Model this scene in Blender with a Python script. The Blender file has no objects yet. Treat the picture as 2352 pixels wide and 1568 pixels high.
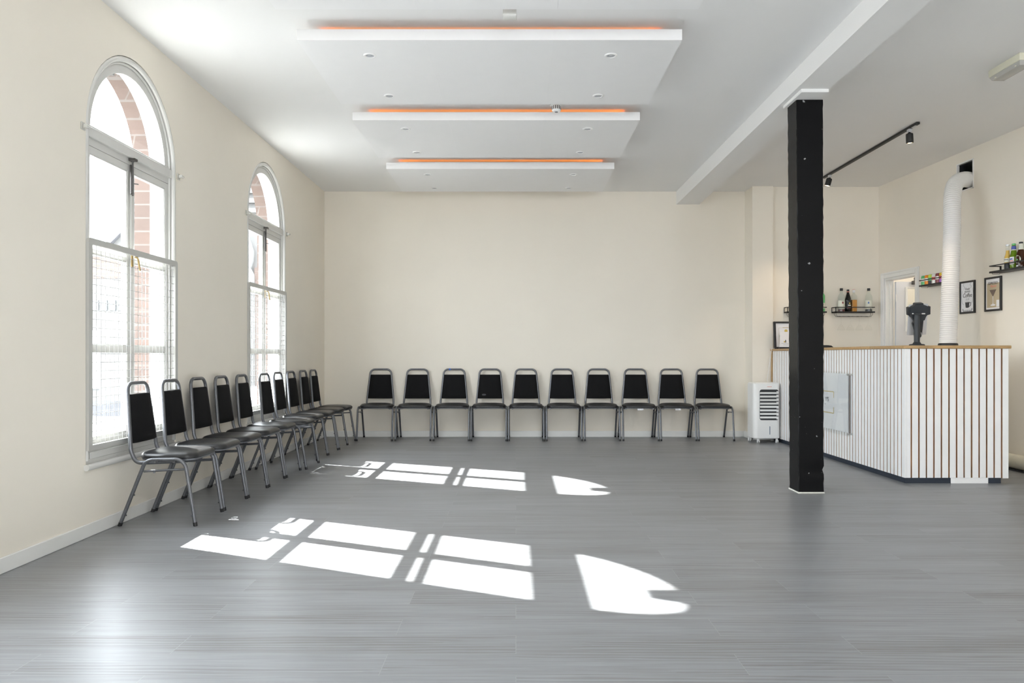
import bpy, bmesh, math, random
from mathutils import Vector, Matrix
random.seed(7)
R = math.radians
scene = bpy.context.scene
COL = scene.collection

# ------------------------------------------------------------------ materials
def new_mat(name):
    m = bpy.data.materials.new(name); m.use_nodes = True
    return m, m.node_tree.nodes, m.node_tree.links
def mat(name, col, rough=0.5, metal=0.0, spec=0.5, bump=0.0, bscale=60.0, var=0.0, vscale=8.0, stretch=None, coat=0.0):
    m, N, L = new_mat(name)
    b = N['Principled BSDF']
    b.inputs['Roughness'].default_value = rough
    b.inputs['Metallic'].default_value = metal
    b.inputs['Specular IOR Level'].default_value = spec
    b.inputs['Coat Weight'].default_value = coat
    tc = N.new('ShaderNodeTexCoord')
    mp = N.new('ShaderNodeMapping')
    if stretch: mp.inputs['Scale'].default_value = stretch
    L.new(tc.outputs['Object'], mp.inputs['Vector'])
    nz = N.new('ShaderNodeTexNoise'); nz.inputs['Scale'].default_value = vscale; nz.inputs['Detail'].default_value = 5
    L.new(mp.outputs['Vector'], nz.inputs['Vector'])
    rp = N.new('ShaderNodeValToRGB')
    lo = [max(0, c * (1 - var)) for c in col]; hi = [min(1, c * (1 + var)) for c in col]
    rp.color_ramp.elements[0].position = 0.3; rp.color_ramp.elements[1].position = 0.7
    rp.color_ramp.elements[0].color = (*lo, 1); rp.color_ramp.elements[1].color = (*hi, 1)
    L.new(nz.outputs['Fac'], rp.inputs['Fac'])
    L.new(rp.outputs['Color'], b.inputs['Base Color'])
    if bump:
        n2 = N.new('ShaderNodeTexNoise'); n2.inputs['Scale'].default_value = bscale; n2.inputs['Detail'].default_value = 4
        L.new(mp.outputs['Vector'], n2.inputs['Vector'])
        bp = N.new('ShaderNodeBump'); bp.inputs['Strength'].default_value = bump; bp.inputs['Distance'].default_value = 0.004
        L.new(n2.outputs['Fac'], bp.inputs['Height']); L.new(bp.outputs['Normal'], b.inputs['Normal'])
    return m
def glass(name, col=(1, 1, 1), ior=1.45, body=0.0, bodycol=None):
    """Clear pane or bottle glass that lets straight light through and mirrors at grazing angles."""
    m, N, L = new_mat(name)
    N.remove(N['Principled BSDF'])
    out = N['Material Output']
    tr = N.new('ShaderNodeBsdfTransparent'); tr.inputs['Color'].default_value = (*col, 1)
    gl = N.new('ShaderNodeBsdfGlossy'); gl.inputs['Roughness'].default_value = 0.03
    fr = N.new('ShaderNodeFresnel'); fr.inputs['IOR'].default_value = ior
    mx = N.new('ShaderNodeMixShader')
    base = tr
    if body:
        df = N.new('ShaderNodeBsdfDiffuse'); df.inputs['Color'].default_value = (*(bodycol or col), 1)
        m2 = N.new('ShaderNodeMixShader'); m2.inputs[0].default_value = body
        L.new(tr.outputs[0], m2.inputs[1]); L.new(df.outputs[0], m2.inputs[2]); base = m2
    ge = N.new('ShaderNodeNewGeometry'); sb = N.new('ShaderNodeMath'); sb.operation = 'SUBTRACT'; sb.inputs[0].default_value = 1.0
    L.new(ge.outputs['Backfacing'], sb.inputs[1])
    mu = N.new('ShaderNodeMath'); mu.operation = 'MULTIPLY'; L.new(fr.outputs[0], mu.inputs[0]); L.new(sb.outputs[0], mu.inputs[1])
    L.new(mu.outputs[0], mx.inputs[0]); L.new(base.outputs[0], mx.inputs[1]); L.new(gl.outputs[0], mx.inputs[2])
    L.new(mx.outputs[0], out.inputs['Surface'])
    return m
def emit(name, col, s):
    m, N, L = new_mat(name)
    b = N['Principled BSDF']
    b.inputs['Base Color'].default_value = (*col, 1)
    b.inputs['Emission Color'].default_value = (*col, 1); b.inputs['Emission Strength'].default_value = s
    return m
def floor_mat():
    m, N, L = new_mat('grey_wood_vinyl')
    b = N['Principled BSDF']
    tc = N.new('ShaderNodeTexCoord')
    br = N.new('ShaderNodeTexBrick')
    br.offset = 0.37; br.offset_frequency = 2; br.squash = 1.0
    br.inputs['Scale'].default_value = 1.0; br.inputs['Brick Width'].default_value = 1.22; br.inputs['Row Height'].default_value = 0.182
    br.inputs['Mortar Size'].default_value = 0.0011; br.inputs['Mortar Smooth'].default_value = 0.1; br.inputs['Bias'].default_value = 0.0
    br.inputs['Color1'].default_value = (0.0, 0.0, 0.0, 1); br.inputs['Color2'].default_value = (1, 1, 1, 1); br.inputs['Mortar'].default_value = (0.5, 0.5, 0.5, 1)
    L.new(tc.outputs['Object'], br.inputs['Vector'])
    # offset grain per plank
    sc = N.new('ShaderNodeVectorMath'); sc.operation = 'MULTIPLY'; sc.inputs[1].default_value = (7.3, 3.1, 5.0)
    L.new(br.outputs['Color'], sc.inputs[0])
    ad = N.new('ShaderNodeVectorMath'); ad.operation = 'ADD'
    L.new(tc.outputs['Object'], ad.inputs[0]); L.new(sc.outputs[0], ad.inputs[1])
    def stretched(s):
        mp = N.new('ShaderNodeMapping'); mp.inputs['Scale'].default_value = s
        L.new(ad.outputs[0], mp.inputs['Vector']); return mp
    m1 = stretched((1.1, 26, 1)); n1 = N.new('ShaderNodeTexNoise'); n1.inputs['Scale'].default_value = 2.2; n1.inputs['Detail'].default_value = 8; n1.inputs['Roughness'].default_value = 0.65
    L.new(m1.outputs[0], n1.inputs['Vector'])
    m2 = stretched((0.55, 5.0, 1)); w = N.new('ShaderNodeTexWave'); w.wave_type = 'RINGS'; w.rings_direction = 'Z'
    w.inputs['Scale'].default_value = 2.6; w.inputs['Distortion'].default_value = 5.5; w.inputs['Detail'].default_value = 3; w.inputs['Detail Scale'].default_value = 1.3
    L.new(m2.outputs[0], w.inputs['Vector'])
    m3 = stretched((0.45, 4.5, 1)); n3 = N.new('ShaderNodeTexNoise'); n3.inputs['Scale'].default_value = 1.6; n3.inputs['Detail'].default_value = 2
    L.new(m3.outputs[0], n3.inputs['Vector'])
    # height of the tone: plank base + grain + cathedral figure only in some places
    def math_(op, a, bb):
        n = N.new('ShaderNodeMath'); n.operation = op
        for i, v in enumerate((a, bb)):
            if isinstance(v, (int, float)): n.inputs[i].default_value = v
            else: L.new(v, n.inputs[i])
        return n.outputs[0]
    gate = math_('MULTIPLY', math_('GREATER_THAN', n3.outputs['Fac'], 0.52), 0.22)
    fig = math_('MULTIPLY', math_('SUBTRACT', w.outputs['Fac'], 0.5), gate)
    g = math_('MULTIPLY', math_('SUBTRACT', n1.outputs['Fac'], 0.5), 0.75)
    soft = math_('MULTIPLY', math_('SUBTRACT', n3.outputs['Fac'], 0.5), -0.55)
    pl = math_('MULTIPLY', math_('SUBTRACT', br.outputs['Color'], 0.5), 0.10)
    t = math_('ADD', math_('ADD', math_('ADD', g, fig), math_('ADD', pl, soft)), 0.5)
    rp = N.new('ShaderNodeValToRGB')
    e = rp.color_ramp.elements
    e[0].position = 0.12; e[0].color = (0.135, 0.128, 0.122, 1)
    e[1].position = 0.88; e[1].color = (0.325, 0.339, 0.360, 1)
    k = e.new(0.5); k.color = (0.226, 0.233, 0.245, 1)
    L.new(t, rp.inputs['Fac'])
    mx = N.new('ShaderNodeMix'); mx.data_type = 'RGBA'
    L.new(math_('MULTIPLY', br.outputs['Fac'], 0.45), mx.inputs['Factor'])
    L.new(rp.outputs['Color'], mx.inputs['A']); mx.inputs['B'].default_value = (0.38, 0.385, 0.39, 1)
    L.new(mx.outputs['Result'], b.inputs['Base Color'])
    b.inputs['Roughness'].default_value = 0.36
    b.inputs['Specular IOR Level'].default_value = 0.6
    bp = N.new('ShaderNodeBump'); bp.inputs['Strength'].default_value = 0.16; bp.inputs['Distance'].default_value = 0.003
    L.new(n1.outputs['Fac'], bp.inputs['Height']); L.new(bp.outputs['Normal'], b.inputs['Normal'])
    return m
def brick_mat(name, c1, c2, mortar, axis='YZ', bw=0.30, rh=0.098):
    m, N, L = new_mat(name)
    b = N['Principled BSDF']; b.inputs['Roughness'].default_value = 0.9
    tc = N.new('ShaderNodeTexCoord'); sp = N.new('ShaderNodeSeparateXYZ'); cb = N.new('ShaderNodeCombineXYZ')
    L.new(tc.outputs['Object'], sp.inputs[0])
    ad = N.new('ShaderNodeMath'); ad.operation = 'ADD'
    L.new(sp.outputs['X'], ad.inputs[0]); L.new(sp.outputs['Y'], ad.inputs[1])
    L.new(ad.outputs[0], cb.inputs['X']); L.new(sp.outputs['Z'], cb.inputs['Y'])
    br = N.new('ShaderNodeTexBrick'); br.inputs['Scale'].default_value = 1.0
    br.inputs['Brick Width'].default_value = bw; br.inputs['Row Height'].default_value = rh; br.inputs['Mortar Size'].default_value = 0.006
    br.inputs['Color1'].default_value = (*c1, 1); br.inputs['Color2'].default_value = (*c2, 1); br.inputs['Mortar'].default_value = (*mortar, 1)
    L.new(cb.outputs[0], br.inputs['Vector']); L.new(br.outputs['Color'], b.inputs['Base Color'])
    return m
def column_mat():
    m, N, L = new_mat('chipped_black_paint')
    b = N['Principled BSDF']; b.inputs['Roughness'].default_value = 0.33; b.inputs['Specular IOR Level'].default_value = 0.15
    tc = N.new('ShaderNodeTexCoord')
    n = N.new('ShaderNodeTexNoise'); n.inputs['Scale'].default_value = 26; n.inputs['Detail'].default_value = 3
    L.new(tc.outputs['Object'], n.inputs['Vector'])
    rp = N.new('ShaderNodeValToRGB'); e = rp.color_ramp.elements
    e[0].position = 0.735; e[0].color = (0.0045, 0.0045, 0.005, 1); e[1].position = 0.755; e[1].color = (0.35, 0.36, 0.36, 1)
    L.new(n.outputs['Fac'], rp.inputs['Fac']); L.new(rp.outputs['Color'], b.inputs['Base Color'])
    n2 = N.new('ShaderNodeTexNoise'); n2.inputs['Scale'].default_value = 45; n2.inputs['Detail'].default_value = 4
    L.new(tc.outputs['Object'], n2.inputs['Vector'])
    bp = N.new('ShaderNodeBump'); bp.inputs['Strength'].default_value = 0.10; bp.inputs['Distance'].default_value = 0.004
    L.new(n2.outputs['Fac'], bp.inputs['Height']); L.new(bp.outputs['Normal'], b.inputs['Normal'])
    return m

M = {}
M['wall'] = mat('cream_wall_paint', (0.835, 0.785, 0.695), 0.75, spec=0.25, bump=0.05, bscale=25, var=0.015, vscale=1.5)
M['ceil'] = mat('white_ceiling_paint', (0.85, 0.85, 0.845), 0.8, spec=0.2, bump=0.03, bscale=18, var=0.008, vscale=1.2)
M['winpaint'] = mat('greyed_white_window_paint', (0.63, 0.625, 0.60), 0.25, spec=0.5, bump=0.02, bscale=30, var=0.02)
M['guard'] = mat('grey_white_guard_paint', (0.50, 0.495, 0.47), 0.35, var=0.02)
M['gloss'] = mat('white_gloss_woodwork', (0.82, 0.82, 0.80), 0.28, spec=0.5, bump=0.02, bscale=30, var=0.015)
M['raft'] = mat('white_raft_paint', (0.86, 0.86, 0.865), 0.45, spec=0.4, var=0.006)
M['floor'] = floor_mat()
M['brick'] = brick_mat('red_brick', (0.100, 0.068, 0.056), (0.084, 0.060, 0.051), (0.125, 0.108, 0.098))
M['stone'] = mat('pale_stone_render', (0.095, 0.094, 0.091), 0.9, bump=0.1, var=0.06, vscale=2)
M['slate'] = mat('grey_slate', (0.07, 0.07, 0.075), 0.8, var=0.2, vscale=6)
M['asphalt'] = mat('asphalt', (0.20, 0.20, 0.20), 0.9, var=0.15, vscale=3)
M['darkwin'] = mat('dark_window_glass', (0.05, 0.055, 0.06), 0.15, var=0.1)
M['pane'] = glass('window_pane', (0.97, 0.985, 0.98))
M['wire'] = mat('white_coated_wire', (0.42, 0.42, 0.41), 0.4, metal=0.2, var=0.03)
M['clearplastic'] = glass('clear_plastic', (0.97, 0.97, 0.95), body=0.45, bodycol=(0.85, 0.85, 0.82))
M['dkmetal'] = mat('aged_dark_metal', (0.10, 0.095, 0.09), 0.35, metal=0.8, var=0.2)
M['brass'] = mat('worn_brass', (0.50, 0.38, 0.18), 0.35, metal=0.9, var=0.15)
M['vinyl'] = mat('black_seat_vinyl', (0.014, 0.014, 0.0155), 0.38, spec=0.5, bump=0.06, bscale=220, var=0.1, vscale=40)
M['fabric'] = mat('black_woven_fabric', (0.010, 0.010, 0.0105), 0.9, spec=0.15, bump=0.25, bscale=500, var=0.25, vscale=300)
M['hammer'] = mat('hammered_grey_metal', (0.15, 0.155, 0.168), 0.36, metal=0.6, spec=0.5, bump=0.25, bscale=240, var=0.12, vscale=120)
M['rubber'] = mat('black_rubber', (0.012, 0.012, 0.013), 0.6, var=0.05)
M['bluetape'] = mat('blue_tape', (0.05, 0.16, 0.55), 0.5, var=0.04)
M['column'] = column_mat()
M['chipwhite'] = mat('flaking_white_paint', (0.75, 0.74, 0.68), 0.7, var=0.08, vscale=30)
M['slat'] = mat('white_painted_slat', (0.87, 0.87, 0.865), 0.5, var=0.01, vscale=10)
M['mdf'] = mat('bare_brown_wood', (0.46, 0.27, 0.14), 0.7, var=0.3, vscale=10, stretch=(8, 8, 0.8))
M['oak'] = mat('oiled_oak', (0.46, 0.29, 0.13), 0.42, var=0.22, vscale=12, stretch=(1.5, 12, 8))
M['navy'] = mat('navy_plinth_paint', (0.018, 0.026, 0.042), 0.5, var=0.1)
M['white'] = mat('white_plastic', (0.82, 0.82, 0.81), 0.35, var=0.01)
M['blackp'] = mat('black_plastic', (0.014, 0.015, 0.017), 0.45, var=0.1)
M['charcoal'] = mat('charcoal_plastic', (0.022, 0.026, 0.031), 0.5, var=0.1)
M['silver'] = mat('brushed_aluminium', (0.66, 0.67, 0.69), 0.35, metal=0.35, var=0.04)
M['steel'] = mat('stainless_steel', (0.60, 0.60, 0.60), 0.22, metal=1.0, var=0.04)
M['acryl'] = glass('clear_acrylic', (0.99, 0.995, 0.995))
M['signwhite'] = mat('white_sign_print', (0.86, 0.87, 0.885), 0.2, var=0.01)
M['gold'] = mat('gold_print', (0.62, 0.47, 0.12), 0.35, metal=0.3, var=0.05)
M['ink'] = mat('dark_grey_ink', (0.05, 0.05, 0.055), 0.6, var=0.1)
M['greyink'] = mat('mid_grey_ink', (0.22, 0.22, 0.24), 0.6, var=0.1)
M['coral'] = mat('coral_ink', (0.75, 0.25, 0.19), 0.6, var=0.05)
M['paper'] = mat('white_paper', (0.80, 0.80, 0.82), 0.7, var=0.01)
M['tan'] = mat('tan_poster_paper', (0.50, 0.42, 0.29), 0.7, var=0.02)
M['brownink'] = mat('brown_grey_ink', (0.16, 0.12, 0.10), 0.6, var=0.1)
M['hose'] = mat('white_ribbed_hose', (0.80, 0.80, 0.79), 0.42, var=0.02)
M['hosecream'] = mat('cream_ribbed_hose', (0.68, 0.64, 0.52), 0.5, var=0.04)
M['sensor'] = mat('off_white_sensor_plastic', (0.70, 0.70, 0.67), 0.4, var=0.01)
M['cream'] = mat('aged_cream_plastic', (0.76, 0.74, 0.60), 0.4, var=0.02)
M['diffuser'] = glass('prismatic_diffuser', (0.8, 0.8, 0.78), body=0.75, bodycol=(0.66, 0.65, 0.61))
M['lampglass'] = mat('unlit_lamp_reflector', (0.50, 0.52, 0.55), 0.25, metal=0.1, var=0.1, vscale=60)
M['led'] = emit('orange_led', (1.0, 0.35, 0.055), 0.95)
M['bulb'] = emit('warm_spot_lamp', (1.0, 0.72, 0.40), 14.0)
M['glassware'] = glass('wine_glass', (0.985, 0.985, 0.98), ior=1.3)
M['bclear'] = glass('clear_bottle_glass', (0.95, 0.97, 0.96), body=0.05, bodycol=(0.75, 0.8, 0.78))
M['bblack'] = mat('black_bottle_glass', (0.006, 0.006, 0.006), 0.12, var=0.1)
M['bgreen'] = glass('green_bottle_glass', (0.35, 0.55, 0.05), body=0.55, bodycol=(0.20, 0.34, 0.015))
M['bbrown'] = glass('brown_bottle_glass', (0.25, 0.09, 0.03), body=0.6, bodycol=(0.07, 0.022, 0.008))
M['syrup'] = mat('amber_syrup', (0.62, 0.25, 0.012), 0.3, var=0.05)
M['beer'] = mat('pale_gold_beer', (0.85, 0.52, 0.07), 0.3, var=0.08)
M['darkred'] = mat('dark_red_liquid', (0.09, 0.012, 0.015), 0.3, var=0.1)
M['labelcream'] = mat('cream_label', (0.74, 0.74, 0.64), 0.6, var=0.02)
M['labelblue'] = mat('blue_label', (0.07, 0.10, 0.40), 0.5, var=0.04)
M['dropred'] = mat('dark_red_print', (0.25, 0.02, 0.03), 0.5, var=0.04)
M['dropblue'] = mat('blue_print', (0.06, 0.16, 0.42), 0.5, var=0.04)
def colour(name, c): return mat(name, c, 0.3, metal=0.15, var=0.04)
M['cgreen'] = colour('can_green', (0.13, 0.50, 0.18)); M['corange'] = colour('can_orange', (0.85, 0.27, 0.01))
M['clime'] = colour('can_lime', (0.50, 0.66, 0.08)); M['cwhite'] = colour('can_white', (0.78, 0.77, 0.74))
M['cmaroon'] = colour('can_maroon', (0.22, 0.05, 0.06)); M['cpurple'] = colour('can_purple', (0.33, 0.12, 0.48))
M['cyellow'] = colour('can_yellow', (0.72, 0.50, 0.03)); M['cblack'] = colour('can_black', (0.02, 0.02, 0.025))
M['cred'] = colour('can_red', (0.55, 0.08, 0.07)); M['ccream'] = colour('can_cream', (0.75, 0.75, 0.55))
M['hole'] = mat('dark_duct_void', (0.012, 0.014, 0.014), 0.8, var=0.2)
M['doorpaint'] = mat('pale_grey_door_paint', (0.72, 0.73, 0.76), 0.4, var=0.01)
M['blackwood'] = mat('black_frame_wood', (0.016, 0.016, 0.017), 0.4, var=0.1)
M['blackmetal'] = mat('black_powder_coat', (0.013, 0.013, 0.013), 0.5, var=0.05)
M['bluegrey'] = mat('blue_grey_window', (0.20, 0.26, 0.32), 0.25, var=0.05)

# ------------------------------------------------------------------ mesh builder
class MB:
    def __init__(s): s.bm = bmesh.new()
    def _merge(s, t, mx=None):
        me = bpy.data.meshes.new('tmp'); t.to_mesh(me); t.free()
        if mx is not None: me.transform(mx)
        s.bm.from_mesh(me); bpy.data.meshes.remove(me); return s
    def box(s, x0, x1, y0, y1, z0, z1, bev=0.0, seg=2, mx=None):
        t = bmesh.new(); bmesh.ops.create_cube(t, size=1)
        for v in t.verts:
            v.co = Vector(((x0 + x1) / 2 + v.co.x * (x1 - x0), (y0 + y1) / 2 + v.co.y * (y1 - y0), (z0 + z1) / 2 + v.co.z * (z1 - z0)))
        if bev: bmesh.ops.bevel(t, geom=t.edges[:], offset=bev, segments=seg, affect='EDGES', profile=0.5)
        return s._merge(t, mx)
    def hexa(s, pts, bev=0.0, seg=2):
        """8 points: bottom four then top four"""
        t = bmesh.new(); v = [t.verts.new(p) for p in pts]
        for f in ((3, 2, 1, 0), (4, 5, 6, 7), (0, 1, 5, 4), (1, 2, 6, 5), (2, 3, 7, 6), (3, 0, 4, 7)): t.faces.new([v[i] for i in f])
        if bev: bmesh.ops.bevel(t, geom=t.edges[:], offset=bev, segments=seg, affect='EDGES', profile=0.5)
        bmesh.ops.recalc_face_normals(t, faces=t.faces[:])
        return s._merge(t)
    def loops(s, rings, cap=True, closed_v=False):
        t = bmesh.new(); vs = [[t.verts.new(p) for p in r] for r in rings]; n = len(rings[0])
        m = len(vs)
        for i in range(m if closed_v else m - 1):
            a, b = vs[i], vs[(i + 1) % m]
            for j in range(n): t.faces.new((a[j], a[(j + 1) % n], b[(j + 1) % n], b[j]))
        if cap and not closed_v:
            t.faces.new(list(reversed(vs[0]))); t.faces.new(vs[-1])
        bmesh.ops.recalc_face_normals(t, faces=t.faces[:])
        return s._merge(t)
    def tube(s, path, r, seg=12, closed=False, rf=None):
        path = [Vector(p) for p in path]; n = len(path)
        T = []
        for i in range(n):
            if closed: d = path[(i + 1) % n] - path[i - 1]
            else: d = path[min(i + 1, n - 1)] - path[max(i - 1, 0)]
            T.append(d.normalized())
        up = Vector((0, 0, 1)) if abs(T[0].z) < 0.9 else Vector((0, 1, 0))
        nrm = (up - T[0] * up.dot(T[0])).normalized()
        rings = []
        for i in range(n):
            if i: nrm = (nrm - T[i] * nrm.dot(T[i])).normalized()
            bn = T[i].cross(nrm); rr = rf(i) if rf else r
            rings.append([path[i] + (nrm * math.cos(2 * math.pi * k / seg) + bn * math.sin(2 * math.pi * k / seg)) * rr for k in range(seg)])
        return s.loops(rings, closed_v=closed)
    def lathe(s, prof, c=(0, 0, 0), seg=24, mx=None):
        c = Vector(c)
        rings = [[c + Vector((max(r, 1e-4) * math.cos(2 * math.pi * k / seg), max(r, 1e-4) * math.sin(2 * math.pi * k / seg), z)) for k in range(seg)] for r, z in prof]
        if mx is not None: rings = [[mx @ p for p in r] for r in rings]
        return s.loops(rings)
    def prism(s, poly, fn):
        """poly: 2D outline; fn(u, v, k) gives the 3D point for k = 0 or 1"""
        t = bmesh.new(); a = [t.verts.new(fn(u, v, 0)) for u, v in poly]; b = [t.verts.new(fn(u, v, 1)) for u, v in poly]; n = len(poly)
        t.faces.new(a); t.faces.new(list(reversed(b)))
        for i in range(n): t.faces.new((a[i], b[i], b[(i + 1) % n], a[(i + 1) % n]))
        bmesh.ops.recalc_face_normals(t, faces=t.faces[:])
        return s._merge(t)
    def build(s, name, m, parent=None, world=False, smooth=True, ang=35, side=None):
        me = bpy.data.meshes.new(name); s.bm.to_mesh(me); s.bm.free()
        if world and parent is not None: me.transform(MAT[root_name(parent)].inverted())
        me.materials.append(m)
        if side:                       # second material on the faces that look along one axis
            me.materials.append(side[0])
            for p in me.polygons:
                if abs(p.normal[side[1]]) > 0.9: p.material_index = 1
        if smooth:
            me.shade_smooth(); me.set_sharp_from_angle(angle=R(ang))
        o = bpy.data.objects.new(name, me); COL.objects.link(o)
        if parent is not None: o.parent = parent
        return o
MAT = {}
def root_name(o):
    while o.parent is not None: o = o.parent
    return o.name
def thing(name, label, cat, loc=(0, 0, 0), rz=0.0, group=None):
    o = bpy.data.objects.new(name, None); COL.objects.link(o)
    o.empty_display_size = 0.1
    o.location = loc; o.rotation_euler = (0, 0, rz)
    MAT[o.name] = Matrix.Translation(loc) @ Matrix.Rotation(rz, 4, 'Z')
    return tag(o, label, cat, group)
def tag(o, label, cat, group=None):
    o['label'] = label; o['category'] = cat
    if group: o['group'] = group
    return o
def struct(o, label=None):
    o['kind'] = 'structure'
    if label: o['label'] = label
    return o
def sroot(name, loc=(0, 0, 0)):
    o = bpy.data.objects.new(name, None); COL.objects.link(o); o.location = loc
    MAT[o.name] = Matrix.Translation(loc); o['kind'] = 'structure'; return o
def fillet(pts, rad, n=6):
    pts = [Vector(p) for p in pts]; out = [pts[0]]
    for i in range(1, len(pts) - 1):
        r = rad[i - 1] if isinstance(rad, (list, tuple)) else rad
        a = (pts[i - 1] - pts[i]).normalized(); b = (pts[i + 1] - pts[i]).normalized()
        if r <= 0: out.append(pts[i]); continue
        th = a.angle(b); d = r / math.tan(th / 2)
        p0 = pts[i] + a * d; p1 = pts[i] + b * d
        cen = pts[i] + (a + b).normalized() * (r / math.sin(th / 2))
        u = (p0 - cen); v = (p1 - cen); ang = u.angle(v)
        for k in range(n + 1):
            t = k / n
            out.append(cen + (u * math.sin((1 - t) * ang) + v * math.sin(t * ang)) / math.sin(ang))
    out.append(pts[-1]); return out
def round_rect(x0, x1, y0, y1, r, n=5):
    o = []
    for cx, cy, a in ((x1 - r, y1 - r, 0), (x0 + r, y1 - r, 90), (x0 + r, y0 + r, 180), (x1 - r, y0 + r, 270)):
        for k in range(n + 1):
            t = R(a + 90 * k / n); o.append((cx + r * math.cos(t), cy + r * math.sin(t)))
    return o
def text(name, body, size, m, parent, mx, sx=1.0, extrude=0.0004, shear=0.0):
    cu = bpy.data.curves.new(name, 'FONT'); cu.body = body; cu.size = size; cu.extrude = extrude
    cu.align_x = 'CENTER'; cu.align_y = 'CENTER'; cu.shear = shear
    t = bpy.data.objects.new(name, cu); COL.objects.link(t)
    dg = bpy.context.evaluated_depsgraph_get(); dg.update()
    me = bpy.data.meshes.new_from_object(t.evaluated_get(dg))
    bpy.data.objects.remove(t); bpy.data.curves.remove(cu)
    me.transform(mx @ Matrix.Diagonal((sx, 1, 1, 1)))
    me.materials.clear(); me.materials.append(m); me.name = name
    o = bpy.data.objects.new(name, me); COL.objects.link(o); o.parent = parent
    return o

# ------------------------------------------------------------------ key dimensions (metres)
XL = -2.484      # left wall face
YB = 10.05       # back wall face
ZC = 3.18        # ceiling
YF = -4.3        # wall behind the photographer
ZS = 2.38        # spring line of the arched windows
RO = 0.593       # opening radius
WIN = [5.068, 7.757, 2.379, -0.31, -2.999]
WA = math.atan2(-1, 0.056)        # direction of the right wall
WC = Vector((4.57, 9.77, 0))      # its far corner

# ------------------------------------------------------------------ room shell
mb = MB(); mb.box(-2.80, 7.0, YF - 0.2, 10.9, -0.12, 0.0)
struct(mb.build('floor', M['floor'], smooth=False), 'grey wood-look vinyl plank floor')
mb = MB(); mb.box(-2.80, 7.0, YF - 0.2, 10.9, ZC, ZC + 0.15)
struct(mb.build('ceiling', M['ceil'], smooth=False), 'flat white painted ceiling')

def wall_strip(mb, x0, x1, y0, y1, z0, z1, wins, r, zs, zb, n=24):
    """a wall running along Y with arched openings"""
    edge = y0
    for yc in sorted(wins):
        mb.box(x0, x1, edge, yc - r, z0, z1)
        mb.box(x0, x1, yc - r, yc + r, z0, zb)
        pts = [(yc - r * math.cos(math.pi * k / n), zs + r * math.sin(math.pi * k / n)) for k in range(n + 1)]
        t = bmesh.new()
        rows = []
        for (y, z) in pts:
            rows.append([t.verts.new((x0, y, z)), t.verts.new((x1, y, z)), t.verts.new((x1, y, z1)), t.verts.new((x0, y, z1))])
        for a, b in zip(rows, rows[1:]):
            for j in range(4): t.faces.new((a[j], a[(j + 1) % 4], b[(j + 1) % 4], b[j]))
        t.faces.new(list(reversed(rows[0]))); t.faces.new(rows[-1])
        bmesh.ops.recalc_face_normals(t, faces=t.faces[:])
        mb._merge(t)
        edge = yc + r
    mb.box(x0, x1, edge, y1, z0, z1)
mb = MB(); wall_strip(mb, -2.62, XL, YF, YB + 0.15, 0, ZC, WIN, RO, ZS, 0.41)
struct(mb.build('wall_left', M['wall'], smooth=False), 'cream left wall with tall arched windows')
mb = MB(); wall_strip(mb, -2.79, -2.645, YF, YB + 0.6, -0.5, 4.6, WIN, 0.60, ZS, 0.33)
struct(mb.build('wall_outside', M['brick'], smooth=False))
mb = MB()
mb.box(-2.62, 2.97, YB, YB + 0.15, 0, ZC)
mb.box(2.97, 3.23, 9.73, YB + 0.15, 0, ZC)
mb.box(3.23, 4.75, 9.77, YB + 0.15, 0, ZC)
struct(mb.build('wall_back', M['wall'], smooth=False), 'cream back wall with shallow pilaster')
mb = MB()
# wall behind the photographer with an unseen window opening added for more daylight
xs = [(0.3, 2.7)]
edge = -2.62
for a, b in xs:
    mb.box(edge, a, YF - 0.15, YF, 0, ZC); mb.box(a, b, YF - 0.15, YF, 0, 0.6); mb.box(a, b, YF - 0.15, YF, 2.8, ZC); edge = b
mb.box(edge, 5.6, YF - 0.15, YF, 0, ZC)
struct(mb.build('wall_front', M['wall'], smooth=False))
for i, (a, b) in enumerate(xs):
    r_ = sroot('window_%d' % (6 + i), ((a + b) / 2, YF, 0.6))
    mb = MB()
    for x0, x1, z0, z1 in ((a, a + 0.06, 0.6, 2.8), (b - 0.06, b, 0.6, 2.8), (a, b, 0.6, 0.66), (a, b, 2.74, 2.8), ((a + b) / 2 - 0.03, (a + b) / 2 + 0.03, 0.6, 2.8)):
        mb.box(x0, x1, YF - 0.12, YF - 0.05, z0, z1)
    mb.build('window_frame', M['gloss'], r_, world=True, smooth=False)

mb = MB()
for yc in WIN: mb.hexa([(-2.85, yc - 0.065, 2.905), (-2.66, yc - 0.065, 2.905), (-2.66, yc + 0.065, 2.905), (-2.85, yc + 0.065, 2.905), (-2.85, yc - 0.09, 3.2), (-2.66, yc - 0.09, 3.2), (-2.66, yc + 0.09, 3.2), (-2.85, yc + 0.09, 3.2)])
struct(mb.build('trim_2', M['stone'], smooth=False))
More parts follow.
